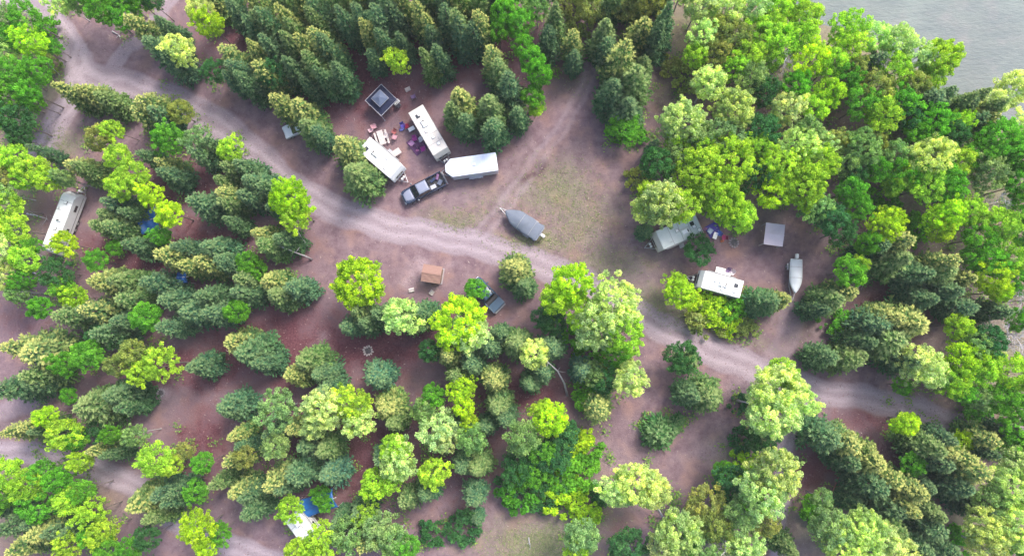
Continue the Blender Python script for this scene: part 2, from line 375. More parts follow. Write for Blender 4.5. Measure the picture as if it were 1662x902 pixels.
def wheels(root, spots, r=0.36, wd=0.24):
    for (x, y) in spots:
        o = MB().tube((0, -wd/2, 0), (0, wd/2, 0), r, n=20).build('wheel', rubber, root, bevel=0.03, loc=(x, y, r))
        sgn = 1 if y > 0 else -1
        MB().tube((0, sgn*(wd/2-0.02), 0), (0, sgn*(wd/2+0.015), 0), r*0.58, n=14).build('rim', steel, o)
def vent(root, x, y, z, m=None, s=0.42):
    o = MB().box((0, 0, 0.05), (s, s, 0.10)).build('roof_vent', m or gwin, root, bevel=0.02, loc=(x, y, z))
    MB().box((0.02, 0, 0.12), (s*0.86, s*0.86, 0.05), tilt=('Y', -0.12)).build('lid', whitepl, o, bevel=0.02)
def aircon(root, x, y, z, m=None):
    o = MB().loft([[(px*k, py*k2, zz) for px, py in ((-.5, -.36), (.5, -.36), (.5, .36), (-.5, .36))] for zz, k, k2 in ((0, 1, 1), (.18, .96, .92), (.30, .8, .74))]).build('air_conditioner', m or whitepl, root, bevel=0.04, loc=(x, y, z))
    MB().box((-.30, 0, .315), (.14, .36, .012)).build('grille', blackp, o)
def trailer(label, front, rear, W, H, roofm, wallm, side=1, rounded=False, slide=False, vents=((-.2, 0), (.25, .1)), ac=(0.0, 0.0), group=None, awning=True, dark=None, name='travel_trailer', nose=0.55):
    loc, rz, L = spot(front, rear, H)
    root = thing(name, loc, rz, label, 'trailer', group)
    h = L/2; z0 = 0.52
    if rounded:
        prof = [(-h, z0), (-h-.02, 1.6), (-h+.10, H-.45), (-h+.32, H-.16), (-h+.62, H-.02), (h-nose-.25, H-.02), (h-nose+.1, H-.16), (h-.12, H-.95), (h, 1.35), (h-.12, z0)]
    else:
        prof = [(-h, z0), (-h, H-.16), (-h+.14, H-.02), (h-nose, H-.02), (h-.08, H-.75), (h, 1.2), (h-.15, z0)]
    MB().prism(prof, -W/2, W/2, 'y').build('body', wallm, root, bevel=0.09, seg=3)
    x0, x1 = (-h+(.60 if rounded else .14)), h-nose-(.24 if rounded else .02)
    def rf(u, v):
        y = (v-.5)*(W-.10); x = x0+(x1-x0)*u
        return (x, y, H+.035-.035*(2*v-1)**2*1.0+.004*math.sin(u*23+v*5))
    MB().sheet(18, 6, rf, 0.05).build('roof', roofm, root, smooth=False)
    for i in range(1, int(L/1.25)): MB().box((x0+i*1.25, 0, H+.03), (.05, W-.16, .016)).build('roof_seam', gwin, root)
    for s_ in (1, -1): MB().box(((x0+x1)/2, s_*(W/2-.02), H-.01), (x1-x0, .05, .05)).build('roof_rail', gwin, root, bevel=.01)
    for (u, v) in vents: vent(root, u*L, v*W, H+.03, dark)
    if ac: aircon(root, ac[0]*L, ac[1]*W, H+.03)
    MB().box((0, 0, .02), (.5, .5, .03)).build('skylight', glass, root, bevel=.01, loc=(-.34*L, -.12*W, H+.03))
    MB().tube((0, 0, 0), (0, 0, .16), .05).build('sewer_pipe', whitepl, root, loc=(-.40*L, .28*W, H+.03))
    MB().tube((0, 0, 0), (.34, 0, .10), .03, .02).build('antenna', steel, root, loc=(.18*L, .3*W, H+.05))
    for s_ in (1, -1):
        for u in (-.36, -.12, .26):
            if s_ == side and abs(u+.12) < .05: continue
            o = MB().box((0, 0, 0), (.82, .03, .48)).build('window', glass, root, bevel=.02, loc=(u*L, s_*(W/2+.006), 1.85))
            MB().box((0, 0, .26), (.88, .05, .04)).box((0, 0, -.26), (.88, .05, .04)).box((.43, 0, 0), (.04, .05, .50)).box((-.43, 0, 0), (.04, .05, .50)).build('frame', gwin, o)
    o = MB().box((0, 0, 0), (1.2, .03, .5), 0).build('window', glass, root, bevel=.02, loc=(h-.02, 0, 1.72)); o.rotation_euler = (0, 0, R_(90))
    d = MB().box((0, 0, 0), (.66, .04, 1.75)).build('door', wallm, root, bevel=.02, loc=(-.06*L, side*(W/2+.018), 1.50))
    MB().box((.24, side*.04, -.1), (.05, .05, .12)).build('handle', blackp, d)
    MB().box((0, 0, 0), (.62, .34, .05)).box((0, side*.26, -.18), (.62, .28, .05)).build('step', steel, root, loc=(-.06*L, side*(W/2+.2), .48))
    for s_ in (1, -1): MB().box((0, s_*(W/2+.012), 1.15), (L*.9, .012, .14)).build('stripe', gwin, root)
    if awning:
        MB().tube((-.30*L, 0, 0), (.34*L, 0, 0), .07, n=10).build('awning_roll', gwin, root, loc=(0, side*(W/2+.09), H-.22))
    wheels(root, [(x, y) for x in (-.55, .35) for y in (-W/2+.14, W/2-.14)], .34)
    for s_ in (1, -1): MB().box((0, s_*(W/2-.06), .75), (2.1, .1, .12)).build('fender', gwin, root, loc=(-.1, 0, 0))
    MB().tube((h-.2, .7, .5), (h+1.1, 0, .5), .045).tube((h-.2, -.7, .5), (h+1.1, 0, .5), .045).tube((h+1.05, 0, .5), (h+1.05, 0, .02), .04).build('tongue', steel, root)
    for y in (-.17, .17):
        MB().tube((0, 0, 0), (0, 0, .42), .15, .15, 12).tube((0, 0, .42), (0, 0, .5), .13, .06, 12).build('propane_tank', whitepl, root, loc=(h+.32, y, .54), bevel=.02)
    MB().box((-h-.12, 0, .5), (.12, W*.9, .12)).build('bumper', steel, root, bevel=.02)
    if slide:
        MB().box((0, 0, 0), (2.4, .62, 1.7)).build('slide_out', wallm, root, bevel=.05, loc=(-.16*L, side*(-1)*(W/2+.28), 1.9))
    return root, loc, rz, L

# --- the trailers of the camp
trailer('long white fifth-wheel trailer standing alone between trees at the left edge', (114,310), (76,409), 1.85, 2.75, roofw, white, side=1, rounded=True, slide=False, vents=((.31,-.02),(-.12,.05),(-.40,.1)), ac=(0.06, 0), group='camping trailers parked at the campsites', dark=blackp, nose=.6)
trailer('beige flat-roofed travel trailer with roof vents beside purple camp clutter', (718,251), (674,176), 2.15, 2.9, beige, cream, side=-1, vents=((-.36,.0),(-.02,-.12),(.14,.05),(.29,.15)), ac=(-.16, .0), group='camping trailers parked at the campsites', awning=False, nose=.45)
trailer('white round-backed travel trailer half under a spruce, its nose towards the pickup', (646,281), (588,231), 2.35, 2.9, roofw, white, side=1, rounded=True, vents=((.12,.22),(.22,-.25)), ac=(-.12,.0), group='camping trailers parked at the campsites', nose=.55)
trailer('weathered grey-white travel trailer half buried under lime trees by the blue camp gear', (1064,393), (1136,362), 2.5, 3.0, greyr, cream, side=1, vents=((-.36,.05),(-.43,.30),(.0,-.1)), ac=(-.15,.1), group='camping trailers parked at the campsites', dark=blackp)
trailer('small bright white travel trailer by the yellow-green bushes near the white boat', (1135,451), (1205,470), 2.2, 2.9, roofw, white, side=-1, vents=((.12,-.1),(-.34,.2),(-.05,.25)), ac=(-.05,.0), group='camping trailers parked at the campsites', nose=.5)
trailer('white trailer roof poking out from trees beside the big blue tarp at the bottom', (501,872), (473,835), 2.3, 2.9, roofw, white, side=1, vents=((.28,.1),(.05,.0)), ac=(-.15,0), group='camping trailers parked at the campsites', dark=blackp, nose=.3)

def cargo_trailer():
    loc, rz, L = spot((725,273), (805,264), 2.5)
    a, b = P(723,274,2.5), P(806,262,2.5); L = (a-b).length; rz = math.atan2((a-b).y, (a-b).x); c = (a+b)/2
    loc = Vector((c.x, c.y, hz(c.x, c.y)))
    root = thing('cargo_trailer', loc, rz, 'shiny aluminium enclosed cargo trailer with a blunt V nose behind the navy pickup', 'trailer')
    h = L/2; W = 2.3; plan = [(-h, -W/2), (h-.75, -W/2), (h, -.42), (h, .42), (h-.75, W/2), (-h, W/2)]
    MB().prism(plan, .45, 2.46, 'z').build('body', alu, root, bevel=.04)
    pl2 = [(x*1.004, y*1.01) for x, y in plan]
    MB().prism(pl2, 2.463, 2.50, 'z').build('roof', mat('bright_roof_sheet', (.72, .76, .84), .35, metal=.25, dirt=.6, scale=.45, dirtcol=(.34, .42, .58)), root, bevel=.015)
    m = MB()
    for i in range(7): m.box((-h+.5+i*(L-1.4)/6, 0, 2.507), (.03, W*.98, .012))
    m.build('roof_seam', alu, root)
    vent(root, -.4, 0, 2.5, alu, .36)
    wheels(root, [(x, y) for x in (-.75, .1) for y in (-W/2-.08, W/2+.08)], .33, .2)
    for s_ in (1, -1): MB().box((-.32, s_*(W/2+.13), .74), (1.8, .26, .06)).build('fender', steel, root, bevel=.02)
    d = MB().box((0, 0, 0), (.03, W*.88, 1.8)).build('ramp_door', alu, root, bevel=.02, loc=(-h-.018, 0, 1.42))
    MB().box((-.03, 0, 0), (.04, .05, 1.7)).build('latch_bar', steel, d)
    d = MB().box((0, 0, 0), (.7, .03, 1.7)).build('side_door', alu, root, bevel=.02, loc=(h-1.5, -W/2-.016, 1.4))
    MB().box((-.26, -.03, 0), (.1, .04, .05)).build('handle', blackp, d)
    MB().tube((h-.3, .6, .45), (h+1.1, 0, .45), .05).tube((h-.3, -.6, .45), (h+1.1, 0, .45), .05).tube((h+.8, 0, .6), (h+.8, 0, .02), .04).build('tongue', steel, root)
    for s_ in (1, -1): MB().box((-h-.02, s_*(W/2-.12), .8), (.03, .14, .08)).build('tail_light', mat('red_lens', (.4, .01, .01), .3), root)
cargo_trailer()

def pickup(label, front, rear, paint, roofp, load=True, light_hood=True, name='pickup_truck'):
    loc, rz, L = spot(front, rear, 1.2)
    root = thing(name, loc, rz, label, 'truck', 'pickup trucks in the clearing')
    k = L/5.8
    def X(v): return v*k
    def sec(x, hw, zl, zb, zt, top):
        return [(X(x), -hw*.92, zl), (X(x), -hw, zl+.18), (X(x), -hw, zb), (X(x), -hw*top, zt), (X(x), hw*top, zt), (X(x), hw, zb), (X(x), hw, zl+.18), (X(x), hw*.92, zl)]
    B = MB().loft([sec(2.92, .66, .50, .72, .82, .8), sec(2.84, .86, .42, .85, .98, .86), sec(2.55, .97, .40, .92, 1.05, .88), sec(1.55, 1.0, .38, 1.0, 1.12, .9),
        sec(1.2, 1.0, .38, 1.03, 1.14, .9), sec(-.85, 1.0, .38, 1.05, 1.15, .9), sec(-.86, 1.0, .40, .62, .64, .9), sec(-2.86, 1.0, .42, .62, .64, .9)])
    B.build('body', paint, root, bevel=.03, smooth=False)
    hood = MB().sheet(8, 6, lambda u, v: (X(1.62+1.12*u), (v-.5)*(1.42-.42*u*u), 1.155-.13*u**2-.02*(2*v-1)**2), .03)
    hood.build('hood', silverp if light_hood else paint, root, smooth=True)
    # greenhouse
    def g(x, hw, z): return [(X(x), -hw, z), (X(x), hw, z)]
    cab = MB().add([(X(1.52), -.86, 1.14), (X(1.52), .86, 1.14), (X(.78), .70, 1.80), (X(.78), -.70, 1.80),
                    (X(-.86), -.86, 1.14), (X(-.86), .86, 1.14), (X(-.62), .72, 1.80), (X(-.62), -.72, 1.80)],
                   [(0, 1, 2, 3), (4, 7, 6, 5), (1, 5, 6, 2), (0, 3, 7, 4), (3, 2, 6, 7), (0, 4, 5, 1)])
    cab.build('cab_glass', glass, root, bevel=.03)
    rfm = MB().sheet(8, 6, lambda u, v: (X(-.66+1.44*u), (v-.5)*1.36, 1.86-.03*(2*v-1)**2-.03*(2*u-1)**4), .07).build('cab_roof', roofp, root, smooth=True)
    for s_ in (1, -1):
        for pa, pb in (((X(1.50), s_*.86, 1.15), (X(.78), s_*.71, 1.81)), ((X(-.86), s_*.87, 1.15), (X(-.62), s_*.73, 1.81)), ((X(.2), s_*.93, 1.15), (X(.15), s_*.72, 1.81))): MB().tube(pa, pb, .045).build('pillar', paint, root)
        o = MB().box((0, 0, 0), (.16, .26, .2)).build('mirror', paint, root, bevel=.04, loc=(X(1.2), s_*1.16, 1.2))
        MB().box((-.084, 0, 0), (.012, .2, .15)).build('mirror_glass', glass, o)
        MB().box((0, 0, 0), (.14, .30, .16)).build('headlight', whitepl, root, bevel=.04, loc=(X(2.83), s_*.66, .84))
        MB().box((0, 0, 0), (X(2.0), .12, .52)).build('bed_side', paint, root, bevel=.03, loc=(X(-1.87), s_*.93, .90))
        MB().box((0, 0, 0), (.05, .1, .34)).build('tail_light', mat('red_lens', (.4, .01, .01), .3), root, loc=(X(-2.88), s_*.9, .88))
    MB().box((X(-1.87), 0, .665), (X(2.0), 1.74, .05)).build('bed_floor', blackp, root)
    tb = MB().box((0, 0, 0), (.45, 1.66, .32)).build('tool_box', blackp, root, bevel=.04, loc=(X(-1.15), 0, 1.0)) if not load else None
    if not load: MB().box((0, 0, 0), (X(1.25), 1.76, .05)).build('bed_cover', paint, root, bevel=.015, loc=(X(-2.12), 0, 1.15))
    t = MB().box((0, 0, 0), (.1, 1.74, .50)).build('tailgate', paint, root, bevel=.03, loc=(X(-2.82), 0, .90))
    MB().box((-.06, 0, .1), (.03, .3, .08)).build('handle', blackp, t)
    MB().box((X(2.93), 0, .58), (.14, 1.7, .24)).build('front_bumper', steel, root, bevel=.05)
    MB().box((X(-2.98), 0, .52), (.16, 1.8, .2)).build('rear_bumper', steel, root, bevel=.05)
    MB().box((X(2.93), 0, .80), (.05, 1.0, .16)).build('grille', blackp, root)
    wheels(root, [(X(x), y) for x in (1.85, -1.85) for y in (-.9, .9)], .38, .26)
    for (x, y, c) in ((-1.2, .45, 0), (-1.5, -.4, 1), (-2.2, .3, 2), (-2.2, -.5, 3)) if load else ():
        cols = [(0.40, .42, .50), (.03, .05, .12), (.08, .10, .16), (.20, .10, .22)]
        p = root.matrix_basis @ Vector((X(x), y, .695)) if False else Vector(loc)+Matrix.Rotation(rz, 3, 'Z') @ Vector((X(x), y, .695))
        nm = ['grey_bin', 'dark_duffel', 'pale_storage_box', 'purple_bag'][c]
        kind = ['storage bin', 'bag', 'box', 'bag'][c]
        lab = ['pale grey lidded bin at the cab end of the navy pickup bed', 'dark duffel bag lying in the navy pickup bed', 'dark storage box near the tailgate of the navy pickup', 'purple bag by the tailgate in the navy pickup bed'][c]
        r2 = thing(['plastic_bin', 'duffel_bag', 'storage_box', 'travel_bag'][c], p, rz+.3*c, lab, kind)
        if c in (0, 2):
            MB().prism([(-.3, 0), (.3, 0), (.34, .34), (-.34, .34)], -.22, .22, 'y').build('body', mat('load%d' % c, cols[c], .5), r2, bevel=.03)
            MB().box((0, 0, .36), (.72, .50, .05)).build('lid', mat('load%d' % c, cols[c], .5), r2, bevel=.02)
        else:
            MB().tube((-.38, 0, .20), (.38, 0, .20), .195, n=12).build('body', mat('load%d' % c, cols[c], .8), r2, bevel=.06)
            MB().path([(-.15, -.1, .36), (-.1, 0, .46), (.1, 0, .46), (.15, -.1, .36)], [.02]*4).build('strap', blackp, r2)
    return root
pickup('dark navy pickup with pale roof and gear-filled bed beside the aluminium cargo trailer', (654,322), (720,288), navyp, silverp)
pickup('slate-blue pickup nosing under a green bush below the dirt road', (768,456), (811,500), bluep, bluep, load=False, light_hood=False)

# --- boats
def hull(L, W, z0=0.55, dep=0.95):
    secs = []
    for u in (0, .12, .3, .5, .68, .82, .92, .985):
        x = -L/2+L*u; w_ = W/2*(0.90+.1*math.sin(min(u, .5)*math.pi)) * (1 if u < .5 else (1-((u-.5)/.5)**2.3*.97))
        kz = z0+.30*max(0, (u-.6)/.4)**2; top = z0+dep*(.78+.22*u)
        secs.append([(x, -w_, top), (x, -w_*.9, z0+.42+.2*u), (x, -w_*.5, kz+.10), (x, 0, kz), (x, w_*.5, kz+.10), (x, w_*.9, z0+.42+.2*u), (x, w_, top)])
    return secs
def boat(label, bow, stern, W, z, covm, hullm, tlabel, flare=False):
    loc, rz, L = spot(bow, stern, z)
    t = thing('boat_trailer', loc, rz, tlabel, 'trailer', 'boat trailers under the boats')
    MB().tube((-L/2+.3, .55, .52), (L*.30, .5, .52), .05).tube((-L/2+.3, -.55, .52), (L*.30, -.5, .52), .05).tube((L*.30, .5, .52), (L/2+.9, 0, .5), .05).tube((L*.30, -.5, .52), (L/2+.9, 0, .5), .05).tube((-1.2, -.9, .36), (-1.2, .9, .36), .05).tube((-L/2+.4, -.6, .5), (-L/2+.4, .6, .5), .05).build('frame', steel, t)
    MB().tube((L/2+.6, 0, 0.02), (L/2+.6, 0, .8), .035).tube((L/2+.6, -.12, .8), (L/2+.6, .12, .8), .02).build('jack', steel, t)
    wheels(t, [(-1.2, -W/2-.04), (-1.2, W/2+.04)], .32, .2)
    for s_ in (1, -1): MB().box((-1.2, s_*(W/2+.04), .72), (.85, .24, .05)).build('fender', steel, t, bevel=.02)
    MB().tube((L/2+.12, 0, .5), (L/2+.1, 0, 1.05), .05).build('winch_post', steel, t)
    r = thing('motor_boat', loc+Vector((0, 0, .02)), rz, label, 'boat', 'boats on trailers')
    S_ = hull(L, W)
    MB().loft(S_).build('hull', hullm, r, smooth=False, bevel=.02)
    # fitted cover with a ridge, sagging between
    def cv(u, v):
        uu = .02+.965*u; x = -L/2+L*uu
        w_ = W/2*(0.90+.1*math.sin(min(uu, .5)*math.pi)) * (1 if uu < .5 else (1-((uu-.5)/.5)**2.3*.97))
        if flare: w_ *= 1.10+.10*math.exp(-((uu-.02)/.08)**2)-.05*math.sin(uu*9)**2
        s_ = 2*v-1; top = .55+.95*(.78+.22*uu)
        ridge = (.38*math.exp(-((uu-.52)/.22)**2)+.12)*(1-abs(s_)**1.6)-(.10*max(0, abs(s_)-.85)/.15)
        return (x, s_*(w_+.03), top+.02+ridge+.02*math.sin(u*31)*(1-abs(s_)))
    c = MB().sheet(26, 12, cv, .015).build('cover', covm, r, smooth=True)
    MB().path([Vector(cv(.55, v/10))+Vector((0, 0, .02)) for v in range(11)], [.025]*11, 5).build('strap', gwin, c)
    MB().path([Vector(cv(.22, v/10))+Vector((0, 0, .015)) for v in range(11)], [.02]*11, 5).build('strap', gwin, c)
    m = MB().loft([[(x*k, y*k, zz) for x, y in ((-.30, -.18), (.22, -.18), (.27, 0), (.22, .18), (-.30, .18), (-.36, 0))] for zz, k in ((.95, .7), (1.15, 1), (1.5, 1), (1.62, .75))]).build('outboard_motor', whitepl, r, bevel=.05, loc=(-L/2-.32, 0, 0))
    MB().box((0, 0, .65), (.16, .14, .75)).box((-.1, 0, .32), (.5, .04, .14)).build('lower_unit', blackp, m)
    MB().box((.2, 0, 1.1), (.14, .4, .3)).build('bracket', steel, m)
    return r, t
boat('covered boat under a slate-grey canvas with a white outboard, alone beside the dirt road', (820,342), (877,380), 2.15, 1.4, coverg, silverp, 'steel boat trailer under the slate-grey covered boat beside the road', flare=True)
boat('slim white boat under a pale cover, bow pointing down, right of the small white trailer', (1291,476), (1294,420), 1.55, 1.4, covew, white, 'steel boat trailer under the slim white boat near the pale shelter')

# --- shelters
def gazebo():
    c = P(619,163,2.2); rz = math.atan2((P(647,162,2.2)-P(621,137,2.2)).y, (P(647,162,2.2)-P(621,137,2.2)).x)
    a = (P(647,162,2.2)-P(621,137,2.2)).length
    loc = Vector((c.x, c.y, hz(c.x, c.y))); s = a/2
    r = thing('gazebo', loc, rz, 'two-tier navy and grey gazebo standing in the reddish clearing', 'gazebo')
    def py(s0, z0, s1, z1, name, m, mats_parent=None):
        b = MB(); n = 8
        for q in range(4):
            R4 = Matrix.Rotation(q*math.pi/2, 3, 'Z')
            def fn(u, v): 
                sz = s0+(s1-s0)*v; zz = z0+(z1-z0)*v-.10*math.sin(v*math.pi)*.6
                return tuple(R4 @ Vector((sz, (2*u-1)*sz, zz)))
            b.sheet(n, 6, fn, .012)
        return b.build(name, m, r, smooth=True)
    py(s, 2.15, s*.46, 2.78, 'lower_canopy', navyc)
    up = py(s*.54, 2.90, .03, 3.45, 'upper_canopy', greyc)
    b = MB()
    for q in range(4):
        R4 = Matrix.Rotation(q*math.pi/2, 3, 'Z'); b.tube(R4 @ Vector((s*.54, -s*.54, 2.89)), R4 @ Vector((s*.54, s*.54, 2.89)), .02)
    b.build('upper_frame', steel, up)
    b = MB()
    for q in range(4):
        R4 = Matrix.Rotation(q*math.pi/2, 3, 'Z'); b.box(R4 @ Vector((s+.01, 0, 2.05)), (.02, 2*s, .20) if q % 2 == 0 else (2*s, .02, .20))
    b.build('valance', navyc, r)
    b = MB()
    for q in range(4):
        R4 = Matrix.Rotation(q*math.pi/2, 3, 'Z'); b.tube(R4 @ Vector((s, -s, 2.17)), R4 @ Vector((s, s, 2.17)), .026); 0
    b.build('roof_frame', mat('pale_steel', (.5, .5, .56), .5), r)
    for x in (-s, s):
        for y in (-s, s):
            o = MB().box((0, 0, 1.08), (.06, .06, 2.15)).build('leg', mat('pale_steel', (.5, .5, .56), .5), r, loc=(x*.98, y*.98, 0))
            MB().box((0, 0, .012), (.16, .16, .02)).build('foot', steel, o)
gazebo()
def hut(label, name, corners, H, roofm, wallm, pitch, cat, walls=True):
    a, b, c, d = [P(*p, H) for p in corners]   # tl, tr, br, bl
    ctr = (a+b+c+d)/4; rz = math.atan2((b-a).y, (b-a).x); Wd = ((b-a).length+(c-d).length)/2; Dp = ((d-a).length+(c-b).length)/2
    loc = Vector((ctr.x, ctr.y, hz(ctr.x, ctr.y))); r = thing(name, loc, rz, label, cat)
    if walls:
        w2, d2 = Wd*.86, Dp*.82
        MB().box((0, 0, H/2-.15), (w2, d2, H-.3)).prism([(-d2/2, H-.31), (d2/2, H-.31), (0, H+pitch-.2)], -w2/2+.01, w2/2-.01, 'x').build('wall', wallm, r)
        o = MB().box((0, 0, .95), (.8, .05, 1.9)).build('door', wood, r, bevel=.01, loc=(-.1, -d2/2-.03, 0)); MB().box((.3, -.05, .95), (.04, .06, .14)).build('handle', blackp, o)
        MB().box((0, 0, 0), (.45, .04, .3)).build('window', glass, r, loc=(.75, -d2/2-.02, 1.5)); MB().box((0, 0, .04), (w2+.3, d2+.3, .09)).build('floor_slab', stone, r)
    else:
        for x in (-1, 1):
            for y in (-1, 1): MB().box((x*(Wd/2-.08), y*(Dp/2-.08), H/2-.03), (.08, .08, H-.06)).build('leg', palewood, r)
        b_ = MB()
        for y in (-1, 1): b_.box((0, y*(Dp/2-.08), H-.12), (Wd-.1, .06, .1))
        for x in (-1, 1): b_.box((x*(Wd/2-.08), 0, H-.12), (.06, Dp-.3, .1))
        b_.build('beam', palewood, r)
    for s_ in (1, -1):
        fn = lambda u, v: ((u-.5)*Wd, s_*(Dp/2)*(1-v) if s_ > 0 else -(Dp/2)*(1-v), H+pitch*v+.01*math.sin(u*14+v*9)-(0 if walls else .05*math.sin(u*math.pi)*math.sin(v*math.pi)))
        MB().sheet(14, 8, fn if s_ < 0 else (lambda u, v: fn(1-u, v)), .05).build('roof_slope', roofm, r)
    MB().box((0, 0, H+pitch+.012), (Wd+.02, .16, .03)).build('ridge_cap', roofm, r)
    b_ = MB()
    for s_ in (1, -1): b_.box((0, s_*(Dp/2+.012), H-.04), (Wd+.04, .02, .12))
    b_.build('fascia', wallm if walls else palewood, r)
hut('small hut with a square brown shingle roof just below the dirt road', 'hut', [(687,428),(719,433),(713,460),(683,456)], 2.3, brownroof, wood, .35, 'hut')
hut('square open shelter with a faded pinkish roof above the white boat', 'shelter', [(1242,361),(1273,365),(1272,400),(1241,396)], 2.3, pinkbeige, palewood, .10, 'shelter', walls=False)

# --- tarps
def tarp(label, c, w_, d_, rz, z, m=tarpb, name='tarpaulin', pole=False, sag=.5):
    p = P(*c, z); loc = Vector((p.x, p.y, hz(p.x, p.y)))
    r = thing(name, loc, rz, label, 'tarp', 'tarpaulins strung over the campsites')
    MB().sheet(22, 16, lambda u, v: ((u-.5)*w_*(1-.06*math.sin(v*math.pi)), (v-.5)*d_*(1-.06*math.sin(u*math.pi)), z+sag*(.5-abs(v-.5)*1.6)+.06*math.sin(u*13+v*4)+.05*math.sin(v*17-u*5)-.12*math.sin(u*math.pi)), .012).build('sheet', m, r, smooth=True)
    for x in (-.48, .48):
        for y in (-.48, .48): MB().tube((x*w_, y*d_, 0), (x*w_, y*d_, z-.25), .03).build('pole', palewood, r)
    MB().tube((-.5*w_-.2, 0, z+sag*.5-.17), (.5*w_+.2, 0, z+sag*.5-.17), .05).build('ridge_pole', palewood, r)
    return r
tarp('deep blue tarp between dark spruces left of the bright lime tree', (240,358), 2.5, 3.0, .3, 2.2)
tarp('small pale grey-blue tarp hanging in the trees right of the long white trailer', (187,340), 1.6, 1.4, .2, 2.4, mat('grey_blue_tarpaulin', (.26, .29, .44), .6, bump=.3))
tarp('small bright blue tarp showing beside a red cloth among tan spruces', (296,450), 1.3, 1.5, .1, 2.2)
tarp('large blue tarp stretched above the white trailer at the bottom edge', (514,818), 4.8, 2.4, .35, 2.4)

# --- camp furniture
def chair(label, px, py, rz, col, fab, group='folding camp chairs round the trailers'):
    r = thing('camp_chair', gnd(px, py), rz, label, 'chair', group)
    m = fabric(fab, col)
    MB().sheet(6, 6, lambda u, v: (-.28+.56*u, -.29+.58*v, .42-.05*math.sin(v*math.pi)+.03*u), .02).build('seat', m, r)
    MB().sheet(6, 6, lambda u, v: (-.30-.16*u, -.29+.58*v, .44+.52*u), .02).build('backrest', m, r)
    for x, y in ((-.3, -.3), (-.3, .3), (.3, -.3), (.3, .3)): MB().tube((x, y, .01), (x*.9, y*.98, .60 if x > 0 else .9), .017, n=6).build('leg', steel, r)
    for y in (-.32, .32): MB().box((0, y, .61), (.52, .07, .03)).build('armrest', m, r, bevel=.01)
    r.scale = (.88, .88, .88); return r
def cooler(label, px, py, rz, col, name='cooler', s=1.0):
    r = thing(name, gnd(px, py), rz, label, 'cooler'); m = mat('cooler_%s' % name+str(col), col, .4)
    MB().prism([(-.36*s, .02), (.36*s, .02), (.40*s, .36*s), (-.40*s, .36*s)], -.23*s, .23*s, 'y').build('body', m, r, bevel=.03)
    MB().box((0, 0, .40*s), (.84*s, .52*s, .08)).build('lid', whitepl, r, bevel=.03)
    MB().path([(-.38*s, -.26*s, .3*s), (-.2*s, -.30*s, .33*s), (.2*s, -.30*s, .33*s), (.38*s, -.26*s, .3*s)], [.014]*4).build('handle', blackp, r)
def table(label, px, py, rz, m, L=1.9, name='picnic_table', bench=True):
    r = thing(name, gnd(px, py), rz, label, 'table')
    b = MB()
    for i in range(5): b.box((0, -.32+.16*i, .75), (L, .145, .04))
    b.build('tabletop', m, r, bevel=.006)
    for s_ in (1, -1):
        if bench: MB().box((0, s_*.72, .45), (L, .25, .04)).build('bench', m, r, bevel=.006)
        b = MB(); x = s_*L*.36; e = .6 if bench else .3
        b.tube((x, -.2, .73), (x, -e, .01), .035, n=6).tube((x, .2, .73), (x, e, .01), .035, n=6)
        if bench: b.box((x, 0, .41), (.06, 1.6, .05))
        b.build('leg', m, r)
def fire_ring(label, px, py, R=.5, n=11, m=None, square=False):
    r = thing('fire_ring', gnd(px, py), 0.3, label, 'fire pit', 'fire rings of the campsites')
    rnd = random.Random(px)
    for i in range(n):
        a = 2*math.pi*i/n; rr = R*rnd.uniform(.94, 1.06)
        if square:
            k = max(abs(math.cos(a)), abs(math.sin(a))); rr = R/k
        o = MB().ball((0, 0, .07), (.17*rnd.uniform(.8, 1.15), .14*rnd.uniform(.8, 1.1), .12), 8, 5).build('stone', m or stone, r, loc=(rr*math.cos(a), rr*math.sin(a), 0)); o.rotation_euler.z = a
    MB().tube((0, 0, .005), (0, 0, .03), R*.86, R*.8, 14).build('ash_bed', ash, r)
def logs(px, py, label, n=4, L=1.0, rz=0.4):
    r = thing('firewood_pile', gnd(px, py), rz, label, 'firewood'); k = 0
    for i in range(n):
        MB().tube((-L/2, .2*i-.1*n, .10), (L/2, .2*i-.1*n+.04, .10), .09, .085, 8).build('log', palewood, r)
    for i in range(n-1): MB().tube((-L/2, .2*i-.1*n+.1, .26), (L/2, .2*i-.1*n+.08, .26), .08, .085, 8).build('log', palewood, r)
def rug(label, px, py, w_, d_, rz, m):
    r = MB().sheet(12, 10, lambda u, v: ((u-.5)*w_, (v-.5)*d_, .03+.012*math.sin(u*17+v*6)+.01*math.sin(v*21)), .012).build('ground_mat', m, smooth=True)
    r.location = gnd(px, py); r.rotation_euler.z = rz; tag(r, label, 'mat')
def bag(label, px, py, col, s=.3, rz=0.0):
    r = thing('duffel_bag', gnd(px, py), rz, label, 'bag'); m = mat('bag_'+str(col), col, .85)
    MB().ball((0, 0, s*.62), (s*1.3, s*.8, s*.62), 12, 7).build('body', m, r, smooth=True)
    MB().path([(-s*.5, 0, s*1.1), (-s*.3, 0, s*1.45), (s*.3, 0, s*1.45), (s*.5, 0, s*1.1)], [.02]*4).build('strap', blackp, r)

